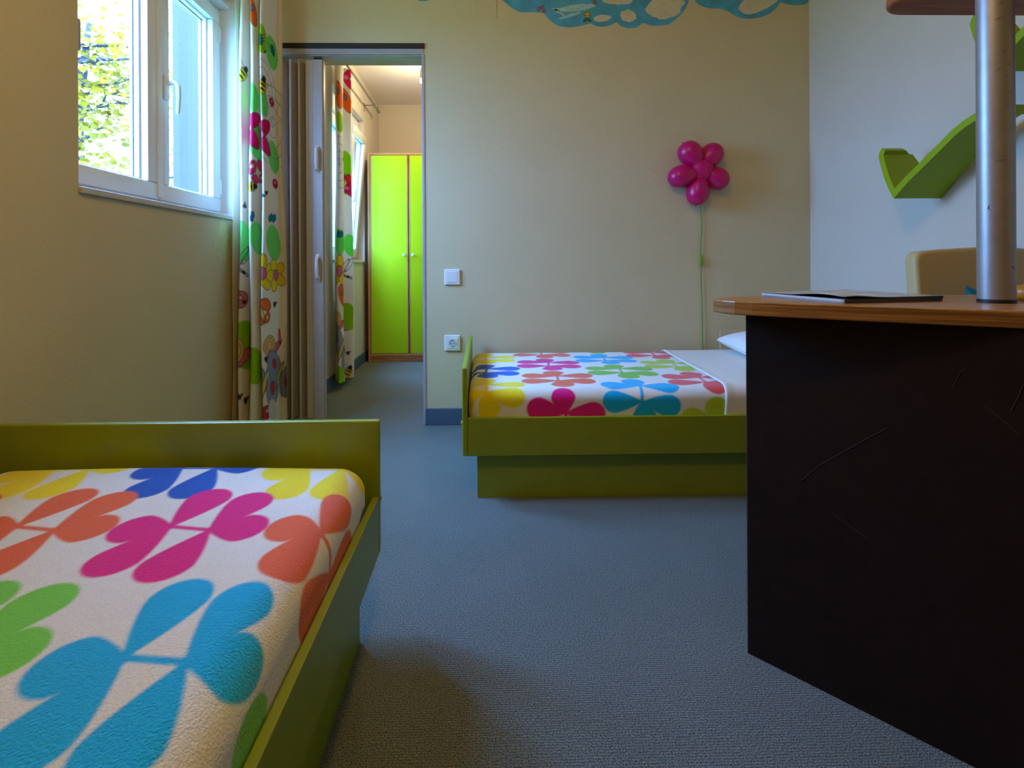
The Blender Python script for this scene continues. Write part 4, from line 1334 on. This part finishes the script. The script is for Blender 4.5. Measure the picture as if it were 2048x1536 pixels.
tree = thing('maple_tree', 'leafy green tree outside the near window', 'tree', (-5.6, 6.9, -0.3))
bm = BM()
base = Vector((-5.6, 6.9, -0.32))
tube(bm, [base, base + Vector((0.05, -0.05, 1.0)), base + Vector((0.0, -0.1, 2.0)), base + Vector((-0.05, 0, 3.2)), base + Vector((0.05, 0.1, 4.6))], [0.17, 0.14, 0.12, 0.08, 0.03], 12)
g = random.Random(11)
trunk = obj('trunk', bm, M_bark, tree, smooth=True)
bm = BM()
tips = []
for i in range(26):
    h = g.uniform(1.6, 4.4); az = g.uniform(0, 2 * PI); ln = g.uniform(0.9, 2.1) * (1.2 - 0.12 * h)
    st = base + Vector((0, -0.05, h)); p = st.copy(); path = [p.copy()]; rs = [0.04]
    for k in range(6):
        az += g.uniform(-0.35, 0.35)
        p = p + Vector((math.cos(az), math.sin(az), g.uniform(-0.1, 0.45))) * (ln / 6)
        path.append(p.copy()); rs.append(0.04 * (1 - (k + 1) / 7)); tips.append(p.copy())
    tube(bm, path, rs, 7)
obj('branch', bm, M_bark, tree, smooth=True)
bm = BM()
nl = 0
leafp = [(0, 0), (0.25, 0.12), (0.5, 0.42), (0.62, 0.30), (0.6, 0.62), (1.0, 0.0), (0.6, -0.62), (0.62, -0.30), (0.5, -0.42), (0.25, -0.12)]
for i in range(4200):
    if g.random() < 0.6:
        c_ = g.choice(tips) + Vector((g.gauss(0, 0.22), g.gauss(0, 0.22), g.gauss(0, 0.2)))
    else:
        c_ = base + Vector((g.gauss(0, 1.0), g.gauss(0, 1.0), g.uniform(1.6, 4.9)))
    s_ = g.uniform(0.07, 0.13)
    R = Matrix.Rotation(g.uniform(0, 2 * PI), 3, 'Z') @ Matrix.Rotation(g.uniform(-0.9, 0.9), 3, 'X') @ Matrix.Rotation(g.uniform(-0.7, 0.7), 3, 'Y')
    up = [bm.verts.new(c_ + R @ Vector((x * s_, y * s_, -0.25 * abs(y) * s_))) for x, y in leafp]
    bm.faces.new(up[:6]); bm.faces.new([up[0], up[5]] + up[6:])
fo = obj('foliage', bm, M_leaf, tree); fo['kind'] = 'stuff'

# ------------------------------------------------------------------ world, camera, view
wd = bpy.data.worlds.new('sky'); bpy.context.scene.world = wd; wd.use_nodes = True
nt = wd.node_tree; bg = nt.nodes['Background']
tc = nt.nodes.new('ShaderNodeTexCoord'); sx = nt.nodes.new('ShaderNodeSeparateXYZ')
nt.links.new(tc.outputs['Generated'], sx.inputs[0])
rp = nt.nodes.new('ShaderNodeValToRGB')
rp.color_ramp.elements[0].position = 0.0; rp.color_ramp.elements[0].color = (0.13, 0.32, 0.76, 1)
rp.color_ramp.elements[1].position = 0.85; rp.color_ramp.elements[1].color = (0.34, 0.86, 2.0, 1)
e_ = rp.color_ramp.elements.new(0.3); e_.color = (0.19, 0.46, 1.06, 1)
nt.links.new(sx.outputs['Z'], rp.inputs['Fac']); nt.links.new(rp.outputs['Color'], bg.inputs['Color'])
bg.inputs['Strength'].default_value = 108.0

cd = bpy.data.cameras.new('camera'); cam = bpy.data.objects.new('camera', cd); C.objects.link(cam)
cam.location = (0, 0, CAMZ)
cd.sensor_fit = 'HORIZONTAL'; cd.sensor_width = 36.0; cd.lens = F / 2048 * 36.0
cd.shift_x = (1024 - PX) / 2048; cd.shift_y = (PY - 768) / 2048
cam.matrix_world = Matrix.Translation((0, 0, CAMZ)) @ Matrix.Rotation(-YAW, 4, 'Z') @ Matrix.Rotation(PI / 2, 4, 'X') @ Matrix.Rotation(-ROLL, 4, 'Z')
cd.clip_start = 0.02; cd.clip_end = 200
S = bpy.context.scene
S.camera = cam
S.view_settings.view_transform = 'Standard'; S.view_settings.look = 'None'; S.view_settings.gamma = 1
S.view_settings.use_curve_mapping = False
S.view_settings.exposure = -0.95
S.cycles.max_bounces = 10; S.cycles.diffuse_bounces = 6; S.cycles.transparent_max_bounces = 12
S.cycles.use_denoising = True
S.cycles.sample_clamp_indirect = 8
